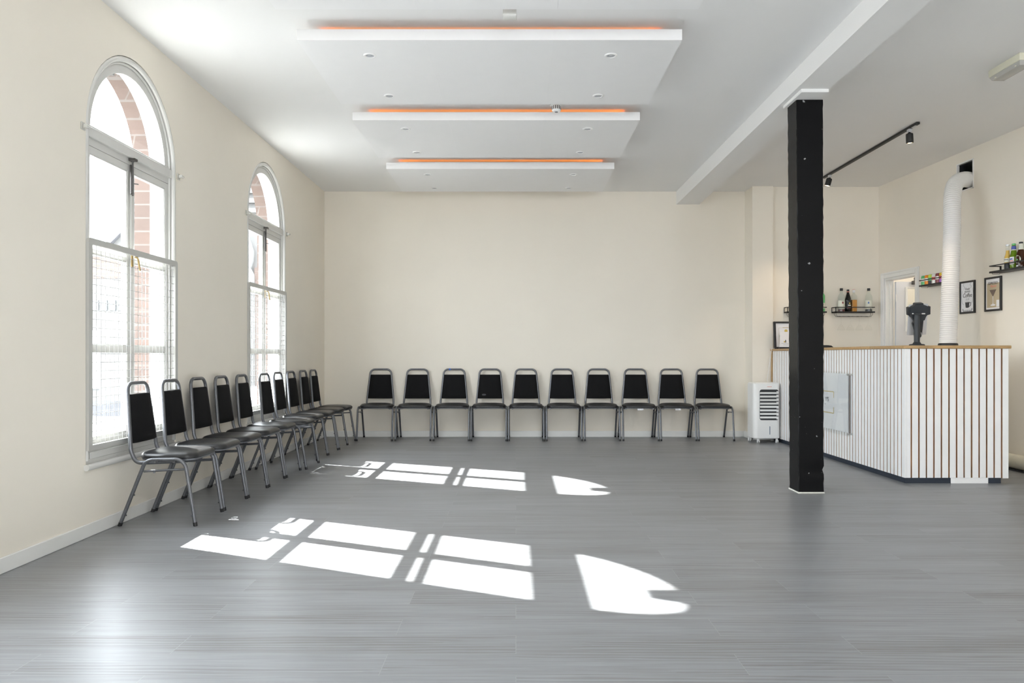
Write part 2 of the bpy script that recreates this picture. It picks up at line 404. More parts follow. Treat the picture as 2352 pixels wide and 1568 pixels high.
# right wall in its own frame: x runs along the wall from the far corner towards the camera, -y is the room
def wall_frame(name):
    o = bpy.data.objects.new(name, None); return o
mb = MB()
D0, D1 = 0.0, 0.10
DS0, DS1, DZ = 0.145, 0.835, 2.01      # doorway
VS0, VS1, VZ0, VZ1 = 1.584, 1.861, 2.765, 3.068  # vent hole
LW = 14.4
mb.box(-0.10, DS0, D0, D1, 0, ZC); mb.box(DS0, DS1, D0, D1, DZ, ZC); mb.box(DS1, VS0, D0, D1, 0, ZC)
mb.box(VS0, VS1, D0, D1, 0, VZ0); mb.box(VS0, VS1, D0, D1, VZ1, ZC); mb.box(VS1, LW, D0, D1, 0, ZC)
wr = mb.build('wall_right', M['wall'], smooth=False); wr.location = WC; wr.rotation_euler = (0, 0, WA)
struct(wr, 'cream right wall behind the bar')
def on_wall(name, label, cat, s, z, group=None):
    p = WC + Matrix.Rotation(WA, 3, 'Z') @ Vector((s, 0, 0))
    return thing(name, label, cat, (p.x, p.y, z), WA, group)

# vent opening
t = on_wall('wall_vent', 'dark square wall opening with pale rim that takes the white hose', 'vent', (VS0 + VS1) / 2, (VZ0 + VZ1) / 2)
hw, hh = (VS1 - VS0) / 2, (VZ1 - VZ0) / 2
mb = MB()
for b in ((-hw, -hw + 0.012, -hh, hh), (hw - 0.012, hw, -hh, hh), (-hw, hw, -hh, -hh + 0.012), (-hw, hw, hh - 0.012, hh)):
    mb.box(b[0], b[1], -0.006, 0.02, b[2], b[3])
mb.build('rim', M['gloss'], t, smooth=False)
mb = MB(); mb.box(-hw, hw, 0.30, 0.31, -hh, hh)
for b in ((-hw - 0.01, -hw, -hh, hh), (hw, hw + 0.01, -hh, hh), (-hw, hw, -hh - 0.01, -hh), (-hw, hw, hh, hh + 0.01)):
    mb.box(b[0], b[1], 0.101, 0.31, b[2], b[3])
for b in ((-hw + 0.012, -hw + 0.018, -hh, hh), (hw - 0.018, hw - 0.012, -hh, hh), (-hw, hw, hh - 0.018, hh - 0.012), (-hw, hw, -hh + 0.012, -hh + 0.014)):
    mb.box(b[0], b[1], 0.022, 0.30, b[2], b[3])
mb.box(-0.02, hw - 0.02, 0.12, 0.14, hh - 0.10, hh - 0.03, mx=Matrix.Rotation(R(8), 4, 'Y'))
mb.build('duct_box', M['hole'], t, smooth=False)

# baseboards
mb = MB(); mb.box(XL, XL + 0.012, YF, YB, 0, 0.078, 0.003, 1)
struct(mb.build('baseboard_left', M['gloss'], smooth=False), 'white painted skirting along the window wall')
mb = MB(); mb.box(XL + 0.012, 2.958, YB - 0.013, YB, 0, 0.078, 0.003, 1); mb.box(2.958, 2.970, 9.718, YB, 0, 0.078); mb.box(2.958, 3.19, 9.718, 9.73, 0, 0.078)
struct(mb.build('baseboard_back', M['gloss'], smooth=False), 'white painted skirting along the back wall')

# beam
mb = MB()
def bz(y): return 3.012 + (YB - y) * 0.004
y0, y1 = YF, YB
mb.hexa([(2.08, y0, bz(y0)), (2.325, y0, bz(y0)), (2.325, 6.6, bz(6.6)), (2.08, 6.6, bz(6.6)),
         (2.08, y0, ZC), (2.325, y0, ZC), (2.325, 6.6, ZC), (2.08, 6.6, ZC)])
mb.hexa([(2.08, 6.6, bz(6.6)), (2.325, 6.6, bz(6.6)), (2.374, y1, bz(y1)), (2.08, y1, bz(y1)),
         (2.08, 6.6, ZC), (2.325, 6.6, ZC), (2.374, y1, ZC), (2.08, y1, ZC)])
struct(mb.build('trim_1', M['ceil'], smooth=False), 'boxed white ceiling beam')

# ------------------------------------------------------------------ black column
t = thing('square_column', 'square black painted column with chipped edges in front of the bar', 'column', (2.25, 6.015, 0))
mb = MB(); tb = bmesh.new()
nz = 90; rings = []
for i in range(nz + 1):
    z = 0.012 + (3.004 - 0.012) * i / nz; k = z / 3.0
    xa, xb = 2.158 - 0.016 * k, 2.352 - 0.006 * k
    j = lambda a=0.0016: random.uniform(-a, a)
    dent = 0.006 if 0.16 < z < 0.21 else 0
    c = [(xa + j(), 5.915 + j(), z), (xb + j() - dent, 5.915 + j() + dent, z), (xb + j(), 6.115 + j(), z), (xa + j(), 6.115 + j(), z)]
    ring = []
    b = 0.006
    for q in range(4):
        p, pn, pp = Vector(c[q]), Vector(c[(q + 1) % 4]), Vector(c[q - 1])
        ring.append(p + (pp - p).normalized() * (b + j(0.003))); ring.append(p + (pn - p).normalized() * (b + j(0.003)))
    rings.append(ring)
mb.loops(rings); mb.build('shaft', M['column'], t, world=True, ang=20)
mb = MB(); mb.box(2.152, 2.356, 5.909, 6.121, 0, 0.011, 0.003, 1); mb.build('base_trim', M['chipwhite'], t, world=True, smooth=False)
mb = MB(); mb.box(2.116, 2.322, 5.745, 6.14, 3.005, 3.0315, 0.004, 1); mb.build('cap_plate', M['ceil'], t, world=True, smooth=False)

# ------------------------------------------------------------------ arched windows
def arch_line(r, yc, x, z0, n=28):
    p = [(x, yc - r, z0)] + [(x, yc - r * math.cos(math.pi * k / n), ZS + r * math.sin(math.pi * k / n)) for k in range(n + 1)] + [(x, yc + r, z0)]
    return p
def arch_band(mb, yc, ro, ri, x0, x1, z0, n=28, legs=True):
    a = [(-math.cos(math.pi * k / n), math.sin(math.pi * k / n)) for k in range(n + 1)]
    rows = []
    def ring(yo, zo, yi, zi): rows.append([(x0, yo, zo), (x1, yo, zo), (x1, yi, zi), (x0, yi, zi)])
    if legs: ring(yc - ro, z0, yc - ri, z0)
    for c, s_ in a: ring(yc + ro * c, ZS + ro * s_, yc + ri * c, ZS + ri * s_)
    if legs: ring(yc + ro, z0, yc + ri, z0)
    mb.loops(rows)
def make_window(i, yc, detail=True):
    w = sroot('window_%d' % i, (XL, yc, 0.5))
    mb = MB(); arch_band(mb, yc, 0.592, 0.55, -2.64, -2.515, 0.42)
    mb.box(-2.64, -2.495, yc - 0.592, yc + 0.592, 0.42, 0.505)
    mb.box(-2.495, -2.488, yc - 0.54, yc + 0.54, 0.445, 0.487, 0.003, 1)
    mb.build('window_frame', M['winpaint'], w, world=True, ang=25)
    mb = MB(); mb.tube(arch_line(0.573, yc, -2.497, 0.44), 0.018, 10); mb.tube(arch_line(0.549, yc, -2.513, 0.505), 0.009, 8)
    mb.build('moulding', M['winpaint'], w, world=True)
    mb = MB(); mb.box(-2.64, -2.492, yc - 0.55, yc + 0.55, 2.335, 2.395, 0.004, 1)
    mb.box(-2.60, -2.505, yc - 0.53, yc + 0.53, 2.395, 2.412, 0.005, 1); mb.box(-2.64, -2.515, yc - 0.55, yc + 0.55, 2.293, 2.335)
    mb.build('transom', M['winpaint'], w, world=True, smooth=False)
    mb = MB(); arch_band(mb, yc, 0.55, 0.487, -2.56, -2.517, 2.40)
    f = mb.build('fanlight_frame', M['winpaint'], w, world=True, ang=25)
    n = 28; r = 0.489
    a0 = math.asin((2.411 - ZS) / r)
    pts = [(yc - r * math.cos(a0 + (math.pi - 2 * a0) * k / n), ZS + r * math.sin(a0 + (math.pi - 2 * a0) * k / n)) for k in range(n + 1)]
    mb = MB(); mb.prism(pts, lambda u, v, k: (-2.527 + 0.003 * k, u, v)); mb.build('pane', M['pane'], f, world=True, smooth=False)
    for sgn in (-1, 1):
        ya, yb = (yc - 0.549, yc - 0.003) if sgn < 0 else (yc + 0.003, yc + 0.549)
        ga, gb = (yc - 0.490, yc - 0.045) if sgn < 0 else (yc + 0.045, yc + 0.490)
        x0, x1 = -2.56, -2.518
        mb = MB()
        mb.box(x0, x1, ya, ga, 0.507, 2.291); mb.box(x0, x1, gb, yb, 0.507, 2.291)
        for z0, z1 in ((0.507, 0.56), (1.078, 1.114), (1.662, 1.70), (2.25, 2.291)): mb.box(x0, x1, ga, gb, z0, z1)
        for z0, z1 in ((0.56, 1.078), (1.114, 1.662), (1.70, 2.25)):      # glazing beads
            for b in ((ga, ga + 0.008, z0, z1), (gb - 0.008, gb, z0, z1), (ga, gb, z0, z0 + 0.008), (ga, gb, z1 - 0.008, z1)):
                mb.box(x0 + 0.01, x1 - 0.004, *b)
        c = mb.build('casement', M['winpaint'], w, world=True, smooth=False)
        for z0, z1 in ((0.56, 1.078), (1.114, 1.662), (1.70, 2.25)):
            mb = MB(); mb.box(-2.532, -2.529, ga, gb, z0, z1); mb.build('pane', M['pane'], c, world=True, smooth=False)
        if detail:
            mb = MB(); hy = yc + sgn * 0.552
            for zh in (2.06, 1.35):
                mb.tube([(-2.513, hy, zh), (-2.513, hy, zh + 0.09)], 0.005, 8)
            mb.build('hinge', M['winpaint'], c, world=True)
    mb = MB(); mb.box(-2.518, -2.510, yc - 0.013, yc + 0.013, 0.51, 2.29, 0.003, 1); mb.build('astragal', M['winpaint'], w, world=True, smooth=False)
    if detail:
        mb = MB(); yb_ = yc - 0.024
        mb.box(-2.508, -2.496, yb_ - 0.012, yb_ + 0.012, 2.10, 2.292, 0.002, 1); mb.tube([(-2.494, yb_, 2.09), (-2.494, yb_, 2.315)], 0.006, 8)
        mb.box(-2.512, -2.470, yb_ - 0.02, yb_ + 0.02, 2.315, 2.333, 0.002, 1); mb.tube([(-2.49, yb_, 2.17), (-2.462, yb_ + 0.012, 2.168)], 0.004, 6)
        mb.build('bolt', M['dkmetal'], w, world=True)
        mb = MB(); mb.box(-2.508, -2.500, yc - 0.022, yc + 0.0, 1.63, 1.72, 0.002, 1)
        mb.tube(fillet([(-2.50, yc + 0.01, 1.695), (-2.478, yc + 0.012, 1.695), (-2.474, yc + 0.03, 1.61)], 0.015), 0.006, 8)
        mb.build('handle', M['brass'], w, world=True)
    mb = MB(); mb.box(-2.60, -2.475, yc - 0.592, yc + 0.592, 0.39, 0.42)
    mb.tube([(-2.470, yc - 0.615, 0.405), (-2.470, yc + 0.615, 0.405)], 0.019, 12)
    mb.build('window_sill', M['winpaint'], w, world=True)
    mb = MB(); arch_band(mb, yc, 0.60, 0.575, -2.665, -2.64, 0.34); mb.build('outer_lining', M['gloss'], w, world=True, ang=25)
    return w
for i, yc in enumerate(WIN): make_window(i + 1, yc, detail=(i < 2))

for i, (yc, where) in enumerate(((WIN[0], 'near'), (WIN[1], 'far'))):
    t = thing('window_guard', 'white framed wire mesh guard across the lower half of the %s arched window' % ('nearer' if i == 0 else 'farther'), 'window guard', (XL, yc, 0.5), 0, 'wire guards on the arched windows')
    mb = MB(); h = 0.589; x0, x1 = -2.490, -2.468
    out = [(-h, 0.50), (h, 0.50)] + [(h - 0.02 + 0.02 * math.cos(R(a)), 1.717 + 0.02 * math.sin(R(a))) for a in (0, 30, 60, 90)] + [(-h + 0.02 - 0.02 * math.sin(R(a)), 1.717 + 0.02 * math.cos(R(a))) for a in (0, 30, 60, 90)]
    inn = [(-h + 0.04, 0.53), (h - 0.04, 0.53), (h - 0.04, 1.70), (-h + 0.04, 1.70)]
    for b in ((-h, -h + 0.04, 0.50, 1.70), (h - 0.04, h, 0.50, 1.70), (-h + 0.04, h - 0.04, 0.50, 0.53)):
        mb.box(x0, x1, yc + b[0], yc + b[1], b[2], b[3])
    top = [(-h, 1.70), (h, 1.70)] + out[2:]
    mb.prism(top, lambda u, v, k: (x0 + (x1 - x0) * k, yc + u, v))
    mb.build('guard_frame', M['guard'], t, world=True, smooth=False)
    mb = MB(); xw = -2.479; rr = 0.0017
    for k in range(23):
        z = 1.70 - 0.0275 - k * 0.0508
        if z > 0.53: mb.tube([(xw, yc - h + 0.03, z), (xw, yc + h - 0.03, z)], rr, 6)
    for k in range(22):
        y = yc - h + 0.055 + k * 0.0508
        if y < yc + h - 0.03: mb.tube([(xw - 0.003, y, 0.52), (xw - 0.003, y, 1.71)], rr, 6)
    mb.build('wire_mesh', M['wire'], t, world=True)
for i, yc in enumerate(WIN[:2]):
    for sgn in (-1, 1):
        side = 'left' if sgn < 0 else 'right'
        t = thing('curtain_bracket', 'small clear plastic bracket on the wall at the %s of the %s window arch' % (side, 'nearer' if i == 0 else 'farther'), 'bracket', (XL, yc + sgn * 0.628, 2.366), 0, 'clear brackets beside the arches')
        mb = MB(); y = yc + sgn * 0.628
        mb.box(XL, XL + 0.008, y - 0.022, y + 0.022, 2.343, 2.389, 0.003, 1); mb.build('back_plate', M['clearplastic'], t, world=True, smooth=False)
        mb = MB(); mb.box(XL + 0.008, XL + 0.034, y - 0.009, y + 0.009, 2.355, 2.378, 0.003, 1); mb.tube([(XL + 0.03, y - 0.02, 2.366), (XL + 0.03, y + 0.02, 2.366)], 0.010, 10)
        mb.build('cup', M['clearplastic'], t, world=True)
t = thing('wall_socket', 'white double socket low on the wall behind the chairs between the windows', 'socket', (XL, 5.88, 0.225))
mb = MB(); mb.box(XL, XL + 0.012, 5.81, 5.955, 0.182, 0.268, 0.004, 2); mb.build('face_plate', M['white'], t, world=True)
for y in (5.845, 5.915):
    mb = MB(); mb.box(XL + 0.011, XL + 0.017, y - 0.008, y + 0.008, 0.238, 0.256, 0.002, 1); mb.build('switch', M['white'], t, world=True)

# ------------------------------------------------------------------ chairs
def chair_meshes():
    P = []
    rt = 0.0114
    W = 0.217
    legs = []
    full = lambda y: fillet([(-0.235, y, 0.0), (-0.072, y, 0.409), (0.168, y, 0.412), (0.235, y, 0.0)], [0.065, 0.07], 8)
    for sy in (-1, 1):
        p = full(sy * W)     # 0: foot, 1..9 rear bend, 10..18 front bend, 19 foot
        for kind, pts in (('rear', p[:10]), ('front', list(reversed(p[10:])))):
            mb = MB(); q = [pts[0] + (pts[1] - pts[0]).normalized() * 0.010] + pts[1:]
            mb.tube(q, rt, 12)
            d = (pts[1] - pts[0]); sx = 1 if kind == 'rear' else -1
            for fz in (0.18, 0.52):
                c = pts[0] + d * fz
                mb.tube([c, c + Vector((sx * 0.018, 0, 0))], 0.005, 6)
            P.append(('leg', mb, 'hammer', 'rubber_foot', pts[0], d.normalized()))
        mb = MB(); mb.tube([p[9], p[10]], rt, 12); P.append(('side_rail', mb, 'hammer', None, None, None))
        mb = MB(); mb.tube([(-0.085, sy * W, 0.338), (0.176, sy * W, 0.351)], 0.007, 8); mb.tube([(-0.02, sy * W, 0.340), (-0.02, sy * W, 0.328)], 0.006, 6)
        P.append(('stretcher', mb, 'hammer', None, None, None))
    # hoop
    def side(sy): return [(0.13, sy * 0.170, 0.395), (-0.155, sy * 0.172, 0.383), (-0.188, sy * 0.171, 0.46)]
    L_ = side(-1) + [(-0.232, -0.130, 0.8765), (-0.232, 0.130, 0.8765)] + list(reversed(side(1)))
    path = fillet(L_, [0.05, 0.12, 0.062, 0.062, 0.12, 0.05], 8)
    mb = MB(); mb.tube(path, 0.0122, 12)
    mb.tube([(-0.02, -0.217, 0.398), (-0.02, 0.217, 0.398)], 0.009, 8); mb.tube([(0.10, -0.217, 0.398), (0.10, 0.217, 0.398)], 0.009, 8)
    P.append(('back_frame', mb, 'hammer', None, None, None))
    # backrest cushion
    def fz(z): return -0.188 - (z - 0.46) / (0.8765 - 0.46) * 0.044
    rows = []
    zs = [0.503, 0.505, 0.512] + [0.512 + (0.800 - 0.512) * k / 8 for k in range(1, 8)] + [0.800, 0.807, 0.809]
    ins = [0.010, 0.004, 0.0] + [0] * 7 + [0.0, 0.004, 0.010]
    for z, d in zip(zs, ins):
        k = (z - 0.505) / 0.303; hwid = 0.1605 - 0.031 * k - d * 0.6
        f = fz(z); a, b = f + 0.022 - d, f - 0.010 + d
        ring = []
        n = 8
        for q in range(n + 1):
            u = -1 + 2 * q / n
            ring.append((a + 0.006 * (1 - u * u) - (0.010 if abs(u) == 1 else 0), u * hwid, z))
        ring += [(b + 0.004, hwid, z), (b, hwid - 0.006, z), (b, -hwid + 0.006, z), (b + 0.004, -hwid, z)]
        rows.append(ring)
    mb = MB(); mb.loops(rows); P.append(('backrest', mb, 'fabric', None, None, None))
    # seat cushion
    def outline(d):
        pts = [Vector((0.218 - d, 0)), Vector((0.218 - d, 0.186 - d)), Vector((0.02, 0.211 - d)), Vector((-0.152 + d, 0.165 - d)), Vector((-0.152 + d, 0))]
        pts = [Vector((p.x, p.y, 0)) for p in pts]
        h = fillet(pts, [max(0.075 - d, 0.01), 0.16, max(0.095 - d, 0.01)], 7)
        return h + [Vector((p.x, -p.y, 0)) for p in reversed(h[1:-1])]
    rows = []
    for d, z in ((0.012, 0.411), (0.002, 0.414), (0.0, 0.424), (0.003, 0.434), (0.012, 0.443), (0.024, 0.448)):
        rows.append([(p.x, p.y, z) for p in outline(d)])
    base = outline(0.024)
    for f, z in ((0.86, 0.4525), (0.68, 0.4555), (0.46, 0.4575), (0.22, 0.4585), (0.02, 0.4588)):
        rows.append([(0.033 + (p.x - 0.033) * f, p.y * f, z) for p in base])
    mb = MB(); mb.loops(rows); P.append(('seat', mb, 'vinyl', None, None, None))
    rows = [[(p.x, p.y, z) for p in outline(d)] for d, z in ((0.022, 0.3985), (0.008, 0.4005), (0.006, 0.4105), (0.03, 0.4115))]
    mb = MB(); mb.loops(rows); P.append(('seat_pan', mb, 'hammer', None, None, None))
    return P
def make_chair():
    root = thing('stacking_chair', 'x', 'chair', (0, 0, 0))
    for name, mb, m, sub, foot, d in chair_meshes():
        o = mb.build(name, M[m], root, ang=40)
        if sub:
            s_ = MB(); top = foot + d * 0.024
            s_.tube([Vector((foot.x + d.x * 0.002, foot.y, 0.0)), top], 0.0126, 12)
            f = s_.build(sub, M['rubber'], o)
    return root
def dup(root, loc, rz, label, group):
    r = root.copy(); COL.objects.link(r); r.location = loc; r.rotation_euler = (0, 0, rz)
    r['label'] = label; r['group'] = group
    for ch in list(root.children):
        c = ch.copy(); COL.objects.link(c); c.parent = r
        for g in list(ch.children):
            h = g.copy(); COL.objects.link(h); h.parent = c
    return r
ordn = ['first', 'second', 'third', 'fourth', 'fifth', 'sixth', 'seventh', 'eighth', 'ninth', 'tenth']
proto = make_chair()
left_rows = [(5.0, 0, 0.0), (5.475, 0, 0.2), (5.948, 0, -0.2), (6.418, 0, 0.2), (6.898, 0, 0.3), (7.382, 0.042, -0.3), (7.955, -0.006, 0.3), (8.422, -0.006, -0.2), (8.888, 0, 0.2), (9.354, -0.006, 0.0)]
left_labels = [
    'black padded grey framed chair nearest the camera beside the nearer window',
    'second black padded chair from the camera in the row along the window wall',
    'third black padded chair from the camera along the window wall, past the nearer window',
    'fourth black padded chair from the camera along the window wall, against plain wall',
    'fifth black padded chair from the camera along the window wall, before the farther window',
    'sixth black padded chair from the camera along the window wall, pulled slightly forward',
    'seventh black padded chair from the camera along the window wall, before the farther window',
    'eighth black padded chair from the camera along the window wall, third from the corner',
    'ninth black padded chair from the camera along the window wall, next to the last',
    'last black padded chair of the window wall row, tucked in the corner']
for i, (y, dx, a) in enumerate(left_rows):
    if i == 0:
        proto.location = (-2.212, y, 0); proto['label'] = left_labels[0]; proto['group'] = 'chairs along the window wall'
    else:
        dup(proto, (-2.212 + dx, y, 0), R(a), left_labels[i], 'chairs along the window wall')
back_x = [-1.744, -1.269, -0.797, -0.335, 0.128, 0.596, 1.066, 1.541, 2.006, 2.470]
back_labels = [
    'leftmost black padded chair of the row along the cream back wall',
    'second black padded chair from the left along the back wall',
    'black padded chair with blue tape on its top rail along the back wall',
    'fourth chair from the left along the back wall, faint pale smudge on its backrest',
    'fifth black padded chair from the left along the back wall',
    'sixth black padded chair from the left along the back wall',
    'seventh black padded chair from the left along the back wall',
    'chair with a pale tag under its seat, eighth from left along the back wall',
    'chair with a pale tag under its seat, second from right along the back wall',
    'rightmost black padded chair of the back wall row, nearest the air cooler']
for i, x in enumerate(back_x):
    c = dup(proto, (x, 9.777, 0), R(-90 + random.uniform(-0.15, 0.15)), back_labels[i], 'chairs along the back wall')
    if i == 2:
        mb = MB(); mb.tube([(-0.232, -0.068, 0.8765), (-0.232, -0.046, 0.8765)], 0.0132, 12)
        o = mb.build('tape', M['bluetape'], c); o['label'] = 'small strip of blue tape'
    if i in (7, 8):
        mb = MB(); mb.box(0.185, 0.188, -0.035, 0.035, 0.378, 0.400); o = mb.build('tag', M['silver'], c, smooth=False); o['label'] = 'small pale tag'
    if i == 3:
        mb = MB(); mb.lathe([(0.0, 0.0006), (0.018, 0.0004), (0.02, 0)], seg=14, mx=Matrix.Translation((-0.1655, -0.075, 0.552)) @ Matrix.Rotation(R(84), 4, 'Y') @ Matrix.Diagonal((0.6, 1.4, 1, 1)))
        o = mb.build('smudge', M['ink'], c); o['label'] = 'faint pale smudge'

# ------------------------------------------------------------------ ceiling rafts, downlights, ceiling fittings
rafts = [(3.22, 4.475), (4.91, 6.165), (6.58, 7.82), (8.295, 9.44)]
rl = ['floating white ceiling panel at the very top of the view, nearest the camera', 'largest fully visible floating white ceiling panel, in front of the smoke detector',
      'middle floating white ceiling panel just behind the smoke detector', 'smallest floating white ceiling panel, farthest and close to the back wall']
RX0, RX1 = -1.388, 1.053
for i, (ya, yb) in enumerate(rafts):
    t = thing('ceiling_panel', rl[i], 'ceiling panel', ((RX0 + RX1) / 2, (ya + yb) / 2, 3.05), 0, 'floating ceiling panels')
    mb = MB(); w3 = (RX1 - RX0) / 3
    for k in range(3):
        mb.box(RX0 + k * w3 + (0.00015 if k else 0), RX0 + (k + 1) * w3 - (0.00015 if k < 2 else 0), ya, yb, 3.05, 3.119)
    mb.build('panel', M['raft'], t, world=True, smooth=False)
    mb = MB()
    for b in ((RX0 + 0.115, RX1 - 0.115, ya + 0.125, ya + 0.13), (RX0 + 0.115, RX1 - 0.115, yb - 0.12, yb - 0.115), (RX0 + 0.115, RX0 + 0.12, ya + 0.12, yb - 0.12), (RX1 - 0.12, RX1 - 0.115, ya + 0.12, yb - 0.12)):
        mb.box(b[0], b[1], b[2], b[3], 3.119, 3.157)  # hidden lips added around the strip to cut off its glow on the ceiling
    for x in (RX0 + 0.5, RX1 - 0.5):
        for y in (ya + 0.35, yb - 0.35): mb.box(x - 0.03, x + 0.03, y - 0.03, y + 0.03, 3.119, ZC)
    mb.build('glow_lip_supports', M['raft'], t, world=True, smooth=False)
    mb = MB()
    for b in ((RX0 + 0.14, RX1 - 0.14, ya + 0.15, ya + 0.162), (RX0 + 0.14, RX1 - 0.14, yb - 0.152, yb - 0.14), (RX0 + 0.14, RX0 + 0.152, ya + 0.152, yb - 0.152), (RX1 - 0.152, RX1 - 0.14, ya + 0.152, yb - 0.152)):
        mb.box(b[0], b[1], b[2], b[3], 3.119, 3.128)
    o = mb.build('light_strip', M['led'], t, world=True, smooth=False); o['label'] = 'glowing orange light strip'
spots = []
pos = ['largest fully visible', 'middle', 'farthest']
for i, (ya, yb) in enumerate(rafts[1:]):
    for fy, yy_ in (('front', ya + 0.25), ('rear', yb - 0.205)):
        for fx, x in (('left', -0.972), ('right', 0.632)):
            spots.append((x, yy_, 'small round downlight at the %s %s of the %s ceiling panel' % (fy, fx, pos[i])))
for k, (x, y, lab) in enumerate(spots):
    if k == 0:
        d0 = thing('recessed_downlight', lab, 'downlight', (x, y, 3.05), 0, 'downlights in the ceiling panels')
        mb = MB(); mb.lathe([(0.028, 0.004), (0.030, -0.006), (0.034, -0.0075), (0.040, -0.006), (0.043, -0.002), (0.043, 0.0)], seg=28); mb.build('trim_ring', M['white'], d0)
        mb = MB(); mb.lathe([(0.030, 0.0), (0.027, -0.0025), (0.012, -0.001), (0.010, -0.0035), (0.0, -0.004)], seg=24); mb.build('lamp', M['lampglass'], d0)
    else:
        dup(d0, (x, y, 3.05), 0, lab, 'downlights in the ceiling panels')
t = thing('smoke_detector', 'white slotted smoke detector hanging between two floating ceiling panels', 'smoke detector', (0.332, 6.36, 3.12))
mb = MB(); mb.lathe([(0.044, 3.18), (0.044, 3.118), (0.052, 3.112), (0.052, 3.104), (0.040, 3.102)], (0.332, 6.36, 0), 28); mb.build('mounting_base', M['white'], t, world=True)
mb = MB(); mb.lathe([(0.037, 3.104), (0.038, 3.098), (0.0365, 3.062), (0.031, 3.053), (0.022, 3.051), (0.0, 3.050)], (0.332, 6.36, 0), 28); mb.build('chamber', M['white'], t, world=True)
mb = MB()
for k in range(14):
    a = 2 * math.pi * k / 14; mx = Matrix.Translation((0.332, 6.36, 0)) @ Matrix.Rotation(a, 4, 'Z')
    mb.box(0.0362, 0.0385, -0.0028, 0.0028, 3.068, 3.096, mx=mx)
mb.build('slots', M['blackp'], t, world=True, smooth=False)
mb = MB(); mb.lathe([(0.012, 3.0515), (0.014, 3.0485), (0, 3.048)], (0.332, 6.36, 0), 16); mb.build('sensor_window', M['greyink'], t, world=True)
t = thing('ceiling_sensor', 'small off-white box on the ceiling beside the nearest floating panel', 'sensor', (-0.037, 4.59, 3.05))
mb = MB(); mb.box(-0.077, 0.004, 4.555, 4.63, 3.052, 3.13, 0.004, 2); mb.build('housing', M['sensor'], t, world=True)
mb = MB(); mb.box(-0.085, 0.010, 4.548, 4.637, 3.13, ZC, 0.003, 1); mb.build('back_box', M['sensor'], t, world=True)

t = thing('emergency_light', 'cream boxed bulkhead light on the ceiling at the upper right edge', 'ceiling light', (3.60, 5.63, 3.18))
mb = MB(); mb.box(3.535, 3.655, 5.44, 5.80, 3.128, ZC, 0.004, 2); mb.build('housing', M['cream'], t, world=True)
mb = MB(); mb.hexa([(3.550, 5.46, 3.098), (3.640, 5.46, 3.098), (3.640, 5.78, 3.098), (3.550, 5.78, 3.098), (3.538, 5.443, 3.128), (3.652, 5.443, 3.128), (3.652, 5.797, 3.128), (3.538, 5.797, 3.128)], 0.003)
mb.build('diffuser', M['diffuser'], t, world=True)
mb = MB()
for y in (5.50, 5.73): mb.box(3.545, 3.552, y - 0.01, y + 0.01, 3.104, 3.132, 0.001, 1)
mb.build('clip', M['cream'], t, world=True, smooth=False)

t = thing('track_light', 'black ceiling track with two small spotlights above the bar', 'track light', (3.66, 8.12, ZC))
mb = MB(); mb.box(3.643, 3.677, 7.05, 9.22, 3.157, ZC, 0.003, 1); mb.build('track', M['blackmetal'], t, world=True, smooth=False)
mb = MB(); mb.box(3.652, 3.668, 7.09, 7.16, 3.154, 3.158); mb.build('end_contact', M['silver'], t, world=True, smooth=False)
for y, tilt in ((7.21, -6), (9.04, 14)):
    mb = MB(); mb.box(3.645, 3.675, y - 0.02, y + 0.02, 3.128, 3.158, 0.002, 1)
    ad = mb.build('adapter', M['silver'], t, world=True, smooth=False)
    mx = Matrix.Translation((3.66, y, 3.128)) @ Matrix.Rotation(R(tilt), 4, 'Y') @ Matrix.Rotation(R(6), 4, 'X')
    mb = MB(); mb.lathe([(0.008, 0.004), (0.012, -0.004), (0.030, -0.012), (0.032, -0.02), (0.032, -0.096), (0.029, -0.098), (0.026, -0.088)], mx=mx, seg=24)
    h = mb.build('spot_head', M['blackmetal'], t, world=True)
    mb = MB(); mb.lathe([(0.027, -0.086), (0.027, -0.0935), (0.012, -0.0965), (0, -0.097)], mx=mx, seg=20)
    lp = mb.build('lamp', M['bulb'], h, world=True); lp['label'] = 'lit warm white lamp'
    li = bpy.data.lights.new('spot_beam', 'SPOT'); li.energy = 12; li.spot_size = R(75); li.spot_blend = 0.6; li.color = (1, 0.78, 0.55); li.shadow_soft_size = 0.03
    lo = bpy.data.objects.new('spot_beam', li); COL.objects.link(lo); lo.matrix_world = mx @ Matrix.Translation((0, 0, -0.105))

# ------------------------------------------------------------------ bar counter
CX, CY = 3.20, 6.38
t = thing('bar_counter', 'L-shaped bar counter clad in white vertical slats', 'counter', (3.6, 8.0, 0))
pitch, sw = 0.062, 0.050
mb = MB(); mb.box(CX + 0.02, CX + 0.034, CY + 0.02, 9.67, 0.046, 1.109); mb.box(CX + 0.034, 4.054, CY + 0.02, CY + 0.034, 0.046, 1.109)
mb.build('backing_board', M['mdf'], t, world=True, smooth=False)
mb = MB(); mb.box(CX + 0.034, 3.70, CY + 0.04, 9.66, 0.047, 1.109); mb.box(3.70, 4.046, CY + 0.04, 6.92, 0.047, 1.109)
mb.build('carcass', M['slat'], t, world=True, smooth=False)
mb = MB(); mb.box(CX - 0.006, CX + 0.034, 9.672, 9.70, 0.0, 1.109); o = mb.build('end_board', M['oak'], t, world=True, smooth=False); o['label'] = 'bare oak end board'
y = CY
k = 0
while y + sw < 9.672:
    mb = MB(); wj = random.uniform(-0.0008, 0.0008)
    mb.box(CX, CX + 0.02, y if k else CY, y + sw + wj, 0.046, 1.109, 0.0012, 1); mb.build('slat', M['slat'], t, world=True, smooth=False, side=(M['mdf'], 1) if k else None); y += pitch; k += 1
